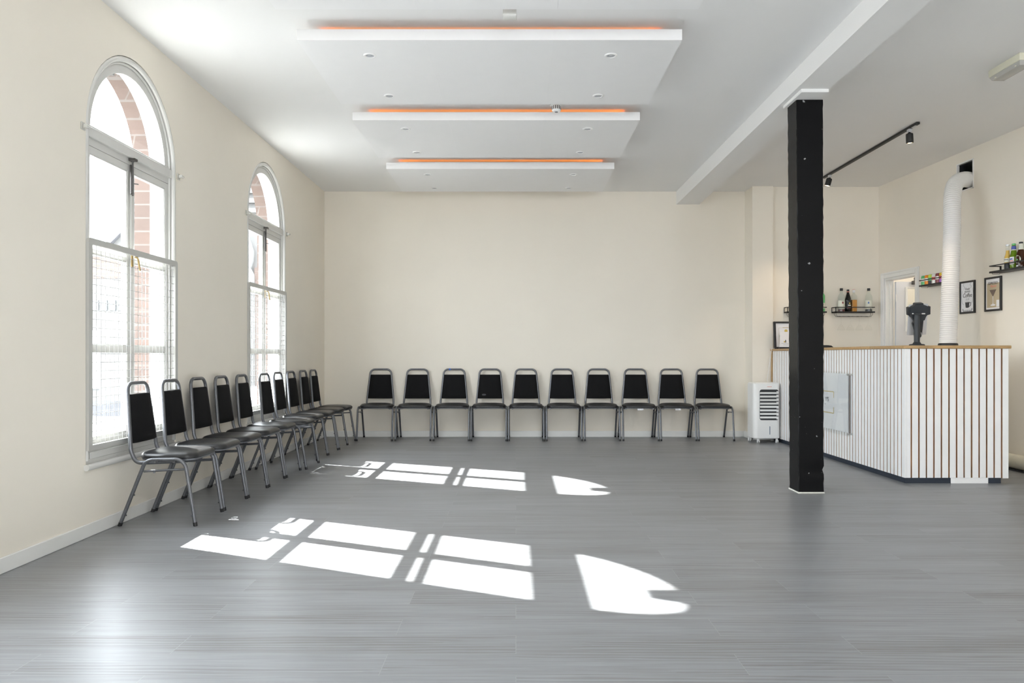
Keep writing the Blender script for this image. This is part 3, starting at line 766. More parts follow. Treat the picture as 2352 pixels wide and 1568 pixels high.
for k in range(14):
    x = CX + k * pitch
    mb = MB(); j = random.uniform(-0.001, 0.001)
    mb.box((x if k else CX + 0.0201) + j * (k > 0), x + sw + j, CY, CY + 0.02, 0.046 - (0.004 if k == 13 else 0), 1.109, 0.0012, 1); mb.build('slat', M['slat'], t, world=True, smooth=False, side=(M['mdf'], 0) if k else None)
mb = MB(); mb.box(CX + 0.012, CX + 0.04, CY + 0.012, 9.67, 0.0, 0.046); mb.box(CX + 0.04, 3.585, CY + 0.012, CY + 0.04, 0, 0.046); mb.box(3.894, 4.0, CY + 0.012, CY + 0.04, 0, 0.046)
o = mb.build('plinth', M['navy'], t, world=True, smooth=False); o['label'] = 'navy painted plinth'
mb = MB(); mb.box(3.586, 3.893, CY + 0.008, CY + 0.04, 0.0, 0.045); o = mb.build('plinth_patch', M['slat'], t, world=True, smooth=False); o['label'] = 'white patch in the navy plinth'
mb = MB()
mb.box(CX - 0.016, 4.072, CY - 0.016, 6.98, 1.110, 1.136, 0.005, 2); mb.box(CX - 0.016, 3.76, 6.98, 9.705, 1.110, 1.136, 0.005, 2)
tag(mb.build('bar_worktop', M['oak'], world=False), 'oak worktop lying along the top of the white slatted bar', 'worktop')

# acrylic sign on the slats
t = thing('sign_panel', 'white acrylic sign with gold corner lines fixed to the slatted bar by steel studs', 'sign', (3.165, 7.95, 0.59))
mb = MB(); mb.box(3.158, 3.162, 7.34, 8.56, 0.284, 0.897); mb.build('acrylic_sheet', M['acryl'], t, world=True, smooth=False)
mb = MB(); mb.box(3.164, 3.167, 7.385, 8.515, 0.316, 0.880); mb.build('print_panel', M['signwhite'], t, world=True, smooth=False)
mb = MB()
for z in (0.340, 0.862):
    for y in (7.365, 8.535):
        pass
for z in (0.306, 0.872):
    for y in (7.362, 8.538):
        mb = MB(); mb.tube([(3.146, y, z), (3.158, y, z)], 0.009, 14); mb.tube([(3.162, y, z), (3.1995, y, z)], 0.007, 12); mb.build('standoff', M['steel'], t, world=True)
mb = MB()
xg = 3.1575
for z in (0.480, 0.693): mb.box(xg - 0.001, xg, 7.704, 8.196, z - 0.003, z + 0.003)
for y in (7.704, 8.196):
    mb.box(xg - 0.001, xg, y - 0.003, y + 0.003, 0.480, 0.540); mb.box(xg - 0.001, xg, y - 0.003, y + 0.003, 0.633, 0.693)
mb.build('gold_line', M['gold'], t, world=True, smooth=False)
def on_counter(y, z): return MAT[t.name].inverted() @ Matrix(((0, 0, -1, xg - 0.0005), (-1, 0, 0, y), (0, 1, 0, z), (0, 0, 0, 1)))
text('lettering', "Y 'S", 0.062, M['ink'], t, on_counter(7.868, 0.610), sx=0.85)
text('lettering', 'N', 0.020, M['greyink'], t, on_counter(7.912, 0.560))

# things on the worktop
t = thing('tablet_stand', 'black till tablet on a post stand on the worktop corner', 'tablet stand', (3.415, 6.60, 1.136))
mb = MB(); mb.lathe([(0.062, 0), (0.062, 0.008), (0.056, 0.013), (0.034, 0.016), (0.031, 0.024), (0.026, 0.028), (0.024, 0.032)], seg=32); mb.build('base', M['charcoal'], t)
mb = MB(); mb.lathe([(0.023, 0.030), (0.023, 0.262)], seg=24); mb.box(-0.032, 0.024, -0.028, 0.028, 0.262, 0.277, 0.003, 1); mb.build('post', M['charcoal'], t)
tl = Matrix.Translation((0.028, 0.045, 0.274)) @ Matrix.Diagonal((0.80, 1, 0.92, 1)) @ Matrix.Rotation(R(-9), 4, 'Z') @ Matrix.Rotation(R(14), 4, 'X') @ Matrix.Rotation(R(-2.5), 4, 'Y')
def oct_(pts, mb, y0, y1, bev=0.003): mb.prism(pts, lambda u, v, k: tl @ Vector((u, y0 + (y1 - y0) * k, v)))
mb = MB(); oct_([(-0.085, 0.02), (-0.070, 0.075), (-0.040, 0.088), (0.045, 0.088), (0.085, 0.072), (0.090, 0.0), (0.07, -0.025), (0.060, -0.055), (0.032, -0.066), (-0.036, -0.066), (-0.058, -0.035), (-0.078, -0.02)], mb, -0.035, 0.012)
oct_([(-0.040, 0.088), (-0.030, 0.102), (0.042, 0.102), (0.046, 0.088)], mb, -0.020, 0.034); oct_([(-0.102, 0.062), (-0.072, 0.072), (-0.074, -0.008), (-0.096, -0.008)], mb, -0.012, 0.034); oct_([(0.088, 0.058), (0.118, 0.066), (0.122, -0.008), (0.09, -0.016)], mb, -0.012, 0.034)
mb.build('cradle', M['charcoal'], t, smooth=False)
mb = MB(); oct_([(-0.030, -0.060), (0.055, -0.060), (0.048, -0.215), (0.040, -0.222), (-0.018, -0.222), (-0.022, -0.16), (-0.048, -0.09)], mb, -0.020, 0.010); mb.build('spine', M['blackp'], t, smooth=False)
mb = MB(); mb.prism(round_rect(-0.084, 0.104, -0.205, 0.088, 0.010), lambda u, v, k: tl @ Vector((u, 0.012 + 0.009 * k, v))); o = mb.build('tablet', M['silver'], t, smooth=False); o['label'] = 'silver backed tablet'
mb = MB(); mb.tube([(-0.045, -0.03, 0.270), (-0.050, -0.03, 0.274), (-0.055, -0.03, 0.27)], 0.004, 6); mb.tube([(0.03, -0.02, 0.272), (0.058, -0.02, 0.272)], 0.005, 8)
mb.build('screw', M['white'], t)
mb = MB(); mb.tube(fillet([(0.045, 0.02, 0.115), (0.052, 0.02, 0.085), (0.030, 0.01, 0.055), (0.02, 0.005, 0.05)], 0.012), 0.0016, 6); mb.build('cable', M['white'], t)

t = thing('picture_frame', 'black framed certificate on the far end of the worktop, half hidden by the column', 'picture frame', (3.37, 9.62, 1.136))
fm = Matrix.Translation((0, 0, 0)) @ Matrix.Rotation(R(-6), 4, 'X')
mb = MB()
for b in ((-0.165, -0.138, 0.0, 0.342), (0.138, 0.165, 0.0, 0.342), (-0.138, 0.138, 0.0, 0.024), (-0.138, 0.138, 0.320, 0.342)): mb.box(b[0], b[1], -0.014, 0.014, b[2], b[3], 0.002, 1, mx=fm)
mb.build('frame', M['blackwood'], t, smooth=False)
mb = MB(); mb.box(-0.138, 0.138, -0.002, 0.006, 0.024, 0.320, mx=fm); mb.build('print', M['paper'], t, smooth=False)
mb = MB()
for b in ((-0.10, -0.098, 0.06, 0.262), (-0.10, 0.10, 0.262, 0.264), (0.098, 0.10, 0.06, 0.262)): mb.box(b[0], b[1], -0.004, -0.002, b[2], b[3], mx=fm)
mb.box(-0.05, 0.02, -0.004, -0.002, 0.262, 0.270, mx=fm)
mb.build('border_line', M['tan'], t, smooth=False)
mb = MB(); mb.lathe([(0.0, -0.004), (0.02, -0.004), (0.02, -0.002)], mx=fm @ Matrix.Translation((-0.01, 0, 0.225)) @ Matrix.Rotation(R(90), 4, 'X') @ Matrix.Translation((0, 0, 0.005)), seg=20); mb.build('seal', M['gold'], t)
mb = MB(); mb.prism([(-0.092, 0.11), (-0.082, 0.12), (-0.085, 0.15), (-0.080, 0.175), (-0.092, 0.17), (-0.09, 0.14)], lambda u, v, k: fm @ Vector((u, -0.004 + 0.002 * k, v))); mb.build('leaf_print', M['cgreen'], t, smooth=False)
t = thing('card_holder', 'white notice card slotted in a black base before the framed certificate', 'card holder', (3.305, 9.47, 1.136))
cm = Matrix.Rotation(R(-14), 4, 'X')
mb = MB(); mb.box(-0.088, 0.088, -0.03, 0.03, 0.0, 0.022, 0.003, 1); mb.build('base', M['blackp'], t, smooth=False)
mb = MB(); mb.hexa([cm @ Vector(p) for p in ((-0.082, -0.002, 0.02), (0.082, -0.002, 0.02), (0.082, 0.002, 0.02), (-0.082, 0.002, 0.02), (-0.060, -0.002, 0.215), (0.060, -0.002, 0.215), (0.060, 0.002, 0.215), (-0.060, 0.002, 0.215))]); mb.build('card', M['paper'], t, smooth=False)
mb = MB()
for z, w_ in ((0.066, 0.055), (0.048, 0.035)): mb.box(-w_ - 0.0, w_, -0.0035, -0.0025, z, z + 0.0025, mx=cm)
mb.build('print_line', M['greyink'], t, smooth=False)
mb = MB(); mb.box(-0.024, -0.008, -0.0035, -0.0025, 0.08, 0.098, 0.0, mx=cm); mb.build('gold_mark', M['gold'], t, smooth=False)
mb = MB(); mb.box(-0.006, 0.004, -0.0035, -0.0025, 0.08, 0.112, 0.0, mx=cm); mb.build('dark_mark', M['ink'], t, smooth=False)
t = thing('card_reader', 'small black wedge-shaped gadget on the worktop just right of the column', 'card reader', (3.50, 8.70, 1.136))
mb = MB(); mb.hexa([(-0.09, -0.05, 0), (0.06, -0.05, 0), (0.06, 0.05, 0), (-0.09, 0.05, 0), (-0.09, -0.05, 0.034), (0.022, -0.05, 0.03), (0.022, 0.05, 0.03), (-0.09, 0.05, 0.034)], 0.004); mb.build('body', M['blackp'], t)
mb = MB(); mb.box(-0.07, 0.005, -0.035, 0.035, 0.0325, 0.0345); mb.build('screen', M['charcoal'], t, smooth=False)

# ------------------------------------------------------------------ air cooler
t = thing('air_cooler', 'white tower air cooler on castors standing between back wall chairs and slatted bar', 'air cooler', (3.02, 9.45, 0))
X0, X1, Y0, Y1 = 2.862, 3.188, 9.33, 9.62
prof = round_rect(X0, X1, Y0, Y1, 0.055, 8)
mb = MB(); rows = []
for d, z in ((0.010, 0.052), (0.0, 0.060), (0.0, 0.705), (0.004, 0.716), (0.012, 0.722)):
    rows.append([((X0 + X1) / 2 + (u - (X0 + X1) / 2) * (1 - d * 6), (Y0 + Y1) / 2 + (v - (Y0 + Y1) / 2) * (1 - d * 6), z) for u, v in prof])
mb.loops(rows); mb.build('body', M['white'], t, world=True, ang=30)
mb = MB(); mb.box(X0 + 0.02, X1 - 0.02, Y0 + 0.02, Y1 - 0.02, 0.72, 0.727, 0.004, 1); mb.build('top_panel', M['white'], t, world=True, smooth=False)
mb = MB(); mb.prism(round_rect(2.935, 3.162, 0.276, 0.645, 0.025), lambda u, v, k: (u, Y0 - 0.0015 + 0.02 * k, v)); mb.build('dark_grille_panel', M['blackp'], t, world=True, smooth=False)  # flat black panel stands in for the dark of a recessed grille
for k in range(8):
    z = 0.603 - k * 0.0425 + (0.004 if k > 3 else 0)
    tilt = 26 if k < 4 else -26
    mx = Matrix.Translation((3.0485, Y0 - 0.004, z)) @ Matrix.Rotation(R(tilt), 4, 'X')
    mb = MB(); mb.box(-0.111, 0.111, -0.003, 0.002, -0.0125, 0.0125, 0.0015, 1, mx=mx); mb.box(0.086, 0.108, -0.002, 0.006, (0.0125 if k < 4 else -0.022), (0.022 if k < 4 else -0.0125), mx=mx)
    mb.build('louvre', M['white'], t, world=True, smooth=False)
mb = MB(); mb.prism(round_rect(3.052, 3.062, 0.102, 0.203, 0.0045, 3), lambda u, v, k: (u, Y0 - 0.001 + 0.01 * k, v)); mb.build('level_window', M['bluegrey'], t, world=True, smooth=False)
mb = MB(); mb.box(3.026, 3.080, Y0 - 0.001, Y0 + 0.004, 0.676, 0.681); o = mb.build('badge', M['coral'], t, world=True, smooth=False); o['label'] = 'faint coral badge'
for x, y in ((2.925, 9.36), (3.15, 9.36), (2.885, 9.58), (3.165, 9.58)):
    mb = MB(); mb.box(x - 0.012, x + 0.012, y - 0.01, y + 0.012, 0.030, 0.053, 0.002, 1); mb.tube([(x - 0.014, y - 0.004, 0.0185), (x - 0.003, y - 0.004, 0.0185)], 0.0185, 16); mb.tube([(x + 0.003, y - 0.004, 0.0185), (x + 0.014, y - 0.004, 0.0185)], 0.0185, 16)
    mb.build('castor', M['white'], t, world=True)
mb = MB(); mb.tube(fillet([(3.26, 9.64, 1.1405), (3.19, 9.60, 1.1425), (3.168, 9.60, 1.139), (3.160, 9.615, 1.05), (3.13, 9.65, 0.75), (3.13, 9.64, 0.4)], [0.02, 0.008, 0.02, 0.04]), 0.003, 8)
tag(mb.build('power_cable', M['white']), 'thin white cable hanging off the far end of the worktop behind the air cooler', 'cable')

# ------------------------------------------------------------------ exhaust hose
t = thing('exhaust_hose', 'white ribbed air hose rising from behind the bar into the wall opening', 'hose', (4.27, 7.65, 0))
ctrl = [(4.265, 7.65, 1.15), (4.285, 7.665, 1.5), (4.318, 7.69, 2.0), (4.345, 7.72, 2.35), (4.372, 7.765, 2.62), (4.46, 7.87, 2.79), (4.60, 7.965, 2.862), (4.735, 8.035, 2.868), (4.86, 8.05, 2.868)]
def catmull(P, n):
    P = [Vector(p) for p in P]; P = [P[0] * 2 - P[1]] + P + [P[-1] * 2 - P[-2]]; o = []
    for i in range(1, len(P) - 2):
        for k in range(n):
            s = k / n; a, b, c, d = P[i - 1], P[i], P[i + 1], P[i + 2]
            o.append(0.5 * ((2 * b) + (c - a) * s + (2 * a - 5 * b + 4 * c - d) * s * s + (3 * b - a - 3 * c + d) * s ** 3))
    o.append(P[-2]); return o
def resample(P, step):
    o = [P[0]]; acc = 0.0
    for a, b in zip(P, P[1:]):
        L = (b - a).length; pos_ = step - acc
        while pos_ <= L:
            o.append(a.lerp(b, pos_ / L)); pos_ += step
        acc = L - (pos_ - step)
    return o
pp = resample(catmull(ctrl, 40), 0.0046)
mb = MB(); mb.tube(pp, 0.078, 32, rf=lambda i: 0.0775 + 0.0025 * math.cos(2 * math.pi * i / 4.6)); mb.build('hose', M['hose'], t, world=True, ang=80)
mb = MB(); mb.lathe([(0.074, 1.14), (0.088, 1.14), (0.090, 1.158), (0.086, 1.172), (0.079, 1.176)], (4.265, 7.65, 0), 32); mb.build('collar', M['blackp'], t, world=True)
mb = MB(); mb.box(4.05, 4.48, 7.46, 7.84, 0.0, 1.14, 0.02, 3); mb.build('cooling_unit', M['white'], t, world=True)

t = thing('spare_hose', 'cream ribbed hose lying on the floor beside the right end of the bar', 'hose', (4.585, 7.0, 0))
path = [Vector((4.60 + 0.004 * math.sin(k * 0.05), 7.75 - k * 0.004, 0.078)) for k in range(420)]
mb = MB(); mb.tube(path, 0.066, 28, rf=lambda i: 0.0645 + 0.0018 * math.cos(2 * math.pi * i / 4)); mb.build('hose', M['hosecream'], t, world=True, ang=80)
mb = MB(); mb.box(4.545, 4.66, 6.05, 7.76, 0.0, 0.0135); mb.build('dark_strip', M['blackp'], t, world=True, smooth=False)  # dark strip along the floor under the hose

# ------------------------------------------------------------------ wall shelves (local: x along wall, -y into the room)
def shelf(t, hang):
    w, d = 0.494, 0.12
    mb = MB(); mb.box(0, w, -d, -0.002, 0.0, 0.004); mb.box(0, w, -d - 0.003, -d, -0.002, 0.016); mb.box(0, 0.003, -d, -0.002, 0, 0.016); mb.box(w - 0.003, w, -d, -0.002, 0, 0.016); mb.box(0, w, -0.004, -0.0005, 0.0, 0.016)
    mb.build('tray', M['blackmetal'], t, smooth=False)
    mb = MB()
    mb.box(0.0, w, -d - 0.003, -d, 0.062, 0.072); mb.box(0, 0.003, -d, -0.002, 0.062, 0.072); mb.box(w - 0.003, w, -d, -0.002, 0.062, 0.072)
    mb.box(0, 0.003, -0.018, -0.001, 0.0, 0.072); mb.box(w - 0.003, w, -0.018, -0.001, 0.0, 0.072)
    if hang: mb.box(0, 0.012, -d - 0.003, -d, 0.0, 0.072)
    mb.build('guard_rail', M['blackmetal'], t, smooth=False)
    if hang:
        mb = MB()
        for y in (-0.095, -0.05):
            pth = [(0.018, y, 0.0), (0.018, y, -0.022), (0.030, y, -0.036), (0.034, y, -0.046), (w - 0.034, y, -0.046), (w - 0.030, y, -0.036), (w - 0.018, y, -0.022), (w - 0.018, y, 0.0)]
            mb.tube(fillet(pth, 0.008, 4), 0.0022, 8)
        for k in range(4):
            x = 0.083 + k * 0.1135
            mb.tube(fillet([(x - 0.02, -0.05, -0.046), (x, -0.11, -0.050), (x + 0.02, -0.05, -0.046)], 0.008, 4), 0.0022, 8)
        mb.build('glass_rack', M['blackmetal'], t)
    else:
        mb = MB(); mb.tube(fillet([(0.02, -0.105, 0.0), (0.02, -0.105, -0.010), (0.02, -0.03, -0.010), (0.02, -0.03, 0.0)], 0.004, 3), 0.0022, 6); mb.tube(fillet([(w - 0.02, -0.105, 0.0), (w - 0.02, -0.105, -0.010), (w - 0.02, -0.03, -0.010), (w - 0.02, -0.03, 0.0)], 0.004, 3), 0.0022, 6)
        mb.build('hook', M['blackmetal'], t)
g = 'black metal wall shelves behind the bar'
SZ = 1.588
t = thing('wall_shelf', 'black metal rail shelf with four bottles and hanging glasses by the doorway', 'shelf', (3.977, 9.77, SZ), 0, g); shelf(t, True)
t = thing('wall_shelf', 'black metal rail shelf almost hidden behind the black column', 'shelf', (3.378, 9.77, SZ), 0, g); shelf(t, True)
SZ2 = 1.822; SZ3 = 1.848
t = on_wall('wall_shelf', 'black metal rail shelf holding a row of drinks cans', 'shelf', 1.095, SZ2, g); shelf(t, False)
t = on_wall('wall_shelf', 'black metal rail shelf holding beer bottles at the right edge', 'shelf', 2.275, SZ3, g); shelf(t, False)

# bottles
def drop_emblem(parent, m, r, z, ang, sc=1.0):
    pts = [(0, 0.017)] + [(0.0095 * math.sin(a), -0.004 - 0.0095 * math.cos(a)) for a in [R(110 - k * 27.5) for k in range(9)]]
    mb = MB(); mb.prism([(u * sc, v * sc) for u, v in pts], lambda u, v, k: ((r + 0.0003 + 0.0006 * k) * math.sin(u / r + ang), -(r + 0.0003 + 0.0006 * k) * math.cos(u / r + ang), z + v))
    return mb.build('emblem', m, parent, smooth=False)
def patch(r, z0, z1, a0, a1, n=18, off=0.0008):
    """curved label strip on a bottle"""
    rows = []
    for k in range(n + 1):
        a = R(a0 + (a1 - a0) * k / n)
        rows.append([((r + d) * math.sin(a), -(r + d) * math.cos(a), z) for d, z in ((0.0001, z0), (off, z0), (off, z1), (0.0001, z1))])
    mb = MB(); mb.loops(rows); return mb
gb = 'bottles on the shelf with hanging glasses'
zt = SZ + 0.0045
def clear_bottle(x, lab, lc, emb, body):
    t = thing('syrup_bottle', lab, 'bottle', (x, 9.712, zt), 0, gb)
    mb = MB(); mb.lathe([(0.036, 0), (0.0415, 0.004), (0.042, 0.012), (0.042, 0.185), (0.040, 0.200), (0.032, 0.220), (0.020, 0.238), (0.0165, 0.250), (0.0150, 0.282), (0.0155, 0.284)], seg=32); mb.build('glass', M[body], t)
    mb = MB(); mb.lathe([(0.034, 0.006), (0.0390, 0.008), (0.0390, 0.040), (0.0, 0.041)], seg=28); mb.build('liquid', M[lc], t)
    l = patch(0.042, 0.052, 0.150, -100, 100).build('label', M['labelcream'], t)
    drop_emblem(l, M[emb], 0.0428, 0.122, 0.0 if emb == 'dropred' else -0.45)
    mb = MB(); mb.lathe([(0.0170, 0.272), (0.0180, 0.274), (0.0180, 0.302), (0.016, 0.304)], seg=20); mb.build('cap', M['blackp'], t)
clear_bottle(4.079, 'clear syrup bottle with cream label and dark red drop emblem, left end of shelf', 'darkred', 'dropred', 'bclear')
clear_bottle(4.421, 'clear syrup bottle with cream label and blue drop emblem, standing apart at right', 'blackp', 'dropblue', 'bclear')
t = thing('liqueur_bottle', 'black liqueur bottle with tapered neck and orange neck ring', 'bottle', (4.160, 9.708, zt), 0, gb)
mb = MB(); mb.lathe([(0.033, 0), (0.0355, 0.004), (0.036, 0.125), (0.0375, 0.150), (0.034, 0.175), (0.023, 0.215), (0.0165, 0.240), (0.0145, 0.262)], seg=32); mb.build('glass', M['bblack'], t)
mb = MB(); mb.lathe([(0.0155, 0.262), (0.0155, 0.286), (0.014, 0.288)], seg=20); mb.build('cap', M['blackp'], t)
mb = MB(); mb.lathe([(0.0155, 0.254), (0.0162, 0.256), (0.0160, 0.262), (0.015, 0.263)], seg=20); mb.build('neck_ring', M['coral'], t)
l = patch(0.036, 0.045, 0.150, -70, 70, off=0.0006).build('label', M['blackp'], t)
mb = patch(0.0367, 0.106, 0.122, -5, 24); mb.build('gold_mark', M['gold'], l)
mb = patch(0.0367, 0.082, 0.096, -22, 40); mb.build('pale_print', M['labelcream'], l)
mb = patch(0.0367, 0.055, 0.062, -30, 35); mb.build('coral_print', M['coral'], l)
t = thing('spirit_bottle', 'square clear bottle half full of amber liquid with white cap', 'bottle', (4.234, 9.712, zt), 0, gb)
mb = MB(); rows = []
for h, z, rr in ((0.031, 0, 0.006), (0.0325, 0.004, 0.008), (0.0325, 0.195, 0.008), (0.030, 0.212, 0.012), (0.018, 0.226, 0.012), (0.0135, 0.234, 0.012), (0.0135, 0.258, 0.012)):
    rows.append([(u, v, z) for u, v in round_rect(-h, h, -h, h, rr, 4)])
mb.loops(rows); mb.build('glass', M['bclear'], t)
mb = MB(); mb.prism(round_rect(-0.0295, 0.0295, -0.0295, 0.0295, 0.006, 4), lambda u, v, k: (u, v, 0.005 + 0.152 * k)); mb.build('liquid', M['syrup'], t, smooth=False)
mb = MB(); mb.lathe([(0.0152, 0.250), (0.016, 0.252), (0.016, 0.284), (0.015, 0.285)], seg=20); mb.build('cap', M['white'], t)
mb = MB(); mb.lathe([(0.0160, 0.2845), (0.0165, 0.286), (0.0150, 0.289), (0.0, 0.289)], seg=20); mb.build('cap_top', M['coral'], t)
t = thing('green_bottle', 'green bottle peeking out from behind the right edge of the column', 'bottle', (3.836, 9.712, zt), 0, 'bottles on the shelf behind the column')
mb = MB(); mb.lathe([(0.030, 0), (0.0345, 0.004), (0.035, 0.205), (0.030, 0.222), (0.018, 0.242), (0.0145, 0.255), (0.0145, 0.288)], seg=28); mb.build('glass', M['cgreen'], t)
mb = MB(); mb.lathe([(0.016, 0.280), (0.016, 0.300), (0.015, 0.302)], seg=18); mb.build('cap', M['blackp'], t)
mb = patch(0.035, 0.05, 0.12, -70, 70); mb.build('label', M['labelcream'], t)

# hanging glasses
gx = [4.060, 4.1735, 4.287, 4.4005]
for k, x in enumerate(gx):
    lab = '%s hanging wine glass %s under the bottle shelf' % (['leftmost', 'second', 'third', 'rightmost'][k], ['', 'from the left', 'from the left', ''][k])
    lab = ' '.join(lab.split())
    if k == 0:
        g0 = thing('wine_glass', lab, 'glass', (x, 9.675, 1.372), 0, 'wine glasses hung from the shelf')
        mb = MB(); mb.lathe([(0.0448, 0.0), (0.0460, 0.0), (0.0455, 0.006), (0.034, 0.032), (0.016, 0.060), (0.006, 0.073), (0.0045, 0.078)], seg=32); mb.build('bowl', M['glassware'], g0)
        mb = MB(); mb.lathe([(0.0042, 0.076), (0.0036, 0.10), (0.0036, 0.158), (0.005, 0.170)], seg=12); mb.build('stem', M['glassware'], g0)
        mb = MB(); mb.lathe([(0.005, 0.168), (0.018, 0.172), (0.034, 0.1735), (0.034, 0.1752), (0.0, 0.1758)], seg=28); mb.build('foot', M['glassware'], g0)
    else: dup(g0, (x, 9.675, 1.372), 0, lab, 'wine glasses hung from the shelf')

# beer bottles on the right shelf
gbe = 'beer bottles on the right shelf'
zb = SZ3 + 0.0045
def wl(s, d): return WC + Matrix.Rotation(WA, 3, 'Z') @ Vector((s, -d, 0))
def beer(s, d, lab, h, rb, m, name='beer_bottle'):
    p = wl(s, d); t = thing(name, lab, 'bottle', (p.x, p.y, zb), WA + R(35), gbe); return t
t = beer(2.447, 0.06, 'clear beer bottle of pale gold beer, leftmost on the right shelf', 0, 0, None)
mb = MB(); mb.lathe([(0.026, 0), (0.0295, 0.003), (0.030, 0.012), (0.030, 0.115), (0.0275, 0.132), (0.020, 0.155), (0.0165, 0.175), (0.0150, 0.235), (0.0155, 0.238)], seg=28); mb.build('glass', M['bclear'], t)
mb = MB(); mb.lathe([(0.025, 0.005), (0.028, 0.008), (0.028, 0.114), (0.0255, 0.131), (0.018, 0.155), (0.0148, 0.175), (0.0142, 0.192), (0, 0.192)], seg=24); mb.build('liquid', M['beer'], t)
l = patch(0.030, 0.080, 0.118, -75, 75).build('label', M['labelcream'], t)
mb = patch(0.0308, 0.100, 0.108, -45, 30); mb.build('dark_print', M['greyink'], l)
mb = patch(0.030, 0.016, 0.070, -45, 75); mb.build('lower_label', M['charcoal'], t)
mb = MB(); mb.lathe([(0.0165, 0.234), (0.0170, 0.236), (0.0165, 0.248), (0.014, 0.250)], seg=20); mb.build('cap', M['silver'], t)
t = beer(2.519, 0.052, 'green beer bottle with blue neck band, middle of the right shelf', 0, 0, None)
mb = MB(); mb.lathe([(0.028, 0), (0.0315, 0.003), (0.032, 0.012), (0.032, 0.110), (0.030, 0.130), (0.024, 0.165), (0.0190, 0.195), (0.0152, 0.230), (0.0145, 0.236)], seg=28); mb.build('glass', M['bgreen'], t)
mb = MB(); mb.lathe([(0.0205, 0.190), (0.0212, 0.192), (0.0185, 0.222), (0.016, 0.224)], seg=24); mb.build('neck_band', M['labelblue'], t)
mb = MB(); mb.lathe([(0.0218, 0.183), (0.0226, 0.184), (0.0210, 0.192), (0.0190, 0.193)], seg=24); mb.build('white_band', M['labelcream'], t)
l = patch(0.032, 0.052, 0.122, -85, 25).build('label', M['paper'], t)
mb = patch(0.0328, 0.096, 0.108, -60, 0); mb.build('blue_print', M['labelblue'], l)
mb = patch(0.0328, 0.080, 0.088, -70, 10); mb.build('coral_print', M['coral'], l)
mb = MB(); mb.lathe([(0.0165, 0.232), (0.0172, 0.234), (0.0165, 0.246), (0.014, 0.248)], seg=20); mb.build('cap', M['cgreen'], t)
t = beer(2.620, 0.056, 'brown beer bottle with cream oval label at the right picture edge', 0, 0, None)
mb = MB(); mb.lathe([(0.034, 0), (0.0385, 0.003), (0.039, 0.012), (0.039, 0.120), (0.036, 0.142), (0.026, 0.168), (0.0185, 0.185), (0.0160, 0.230), (0.0155, 0.238)], seg=28); mb.build('glass', M['bbrown'], t)
mb = MB(); mb.lathe([(0.022, 0.178), (0.0215, 0.182), (0.0180, 0.200), (0.0170, 0.232), (0.015, 0.234)], seg=24); mb.build('neck_foil', M['labelcream'], t)
pts = [(0.030 * math.cos(a), 0.036 * math.sin(a)) for a in [2 * math.pi * k / 24 for k in range(24)]]
mb = MB(); mb.prism(pts, lambda u, v, k: ((0.0393 + 0.0008 * k) * math.sin(u / 0.039 - 0.5), -(0.0393 + 0.0008 * k) * math.cos(u / 0.039 - 0.5), 0.088 + v)); l = mb.build('label', M['labelcream'], t, smooth=False)
mb = patch(0.0401, 0.078, 0.090, -38, -18); mb.build('green_print', M['cgreen'], l)
mb = patch(0.039, 0.020, 0.034, -55, -15); mb.build('lower_print', M['silver'], t)
mb = MB(); mb.lathe([(0.0170, 0.232), (0.0176, 0.234), (0.0170, 0.247), (0.014, 0.249)], seg=20); mb.build('cap', M['blackp'], t)

# cans
gc = 'drinks cans on the can shelf'
cans = [('green', 'cgreen', 'cwhite', 'cgreen', 'pale green drinks can at the doorway end of the can shelf'),
        ('orange', 'corange', 'cwhite', 'corange', 'orange drinks can next to the pale green can'),
        ('lime', 'clime', 'cgreen', 'cblack', 'lime and black drinks can third along the can shelf'),
        ('white', 'cwhite', 'cred', 'cwhite', 'white drinks can with red print in mid can shelf'),
        ('maroon', 'cmaroon', 'cwhite', 'cmaroon', 'maroon and silver drinks can beside the white can'),
        ('purple', 'cyellow', 'cred', 'cpurple', 'yellow and purple drinks can closest to the white hose')]
for k, (nm, ct, cmid, cb, lab) in enumerate(cans):
    p = wl(1.140 + k * 0.0668, 0.088)
    t = thing('drinks_can', lab, 'can', (p.x, p.y, SZ2 + 0.0045), WA + R(40), gc)
    mb = MB(); mb.lathe([(0.024, 0.0), (0.027, 0.001), (0.0325, 0.008), (0.0325, 0.055)], seg=28); mb.build('lower_body', M[cb], t)
    mb = MB(); mb.lathe([(0.0325, 0.055), (0.0325, 0.100), (0.0320, 0.102), (0.0270, 0.112), (0.0268, 0.113)], seg=28); mb.build('upper_body', M[ct], t)
    mb = MB(); mb.lathe([(0.0270, 0.113), (0.0280, 0.114), (0.0275, 0.1165), (0.025, 0.1165), (0.024, 0.113), (0, 0.113)], seg=28); mb.build('lid', M['silver'], t)
    mb = patch(0.0325, 0.048, 0.080, -60, 45); mb.build('logo_print', M[cmid], t)

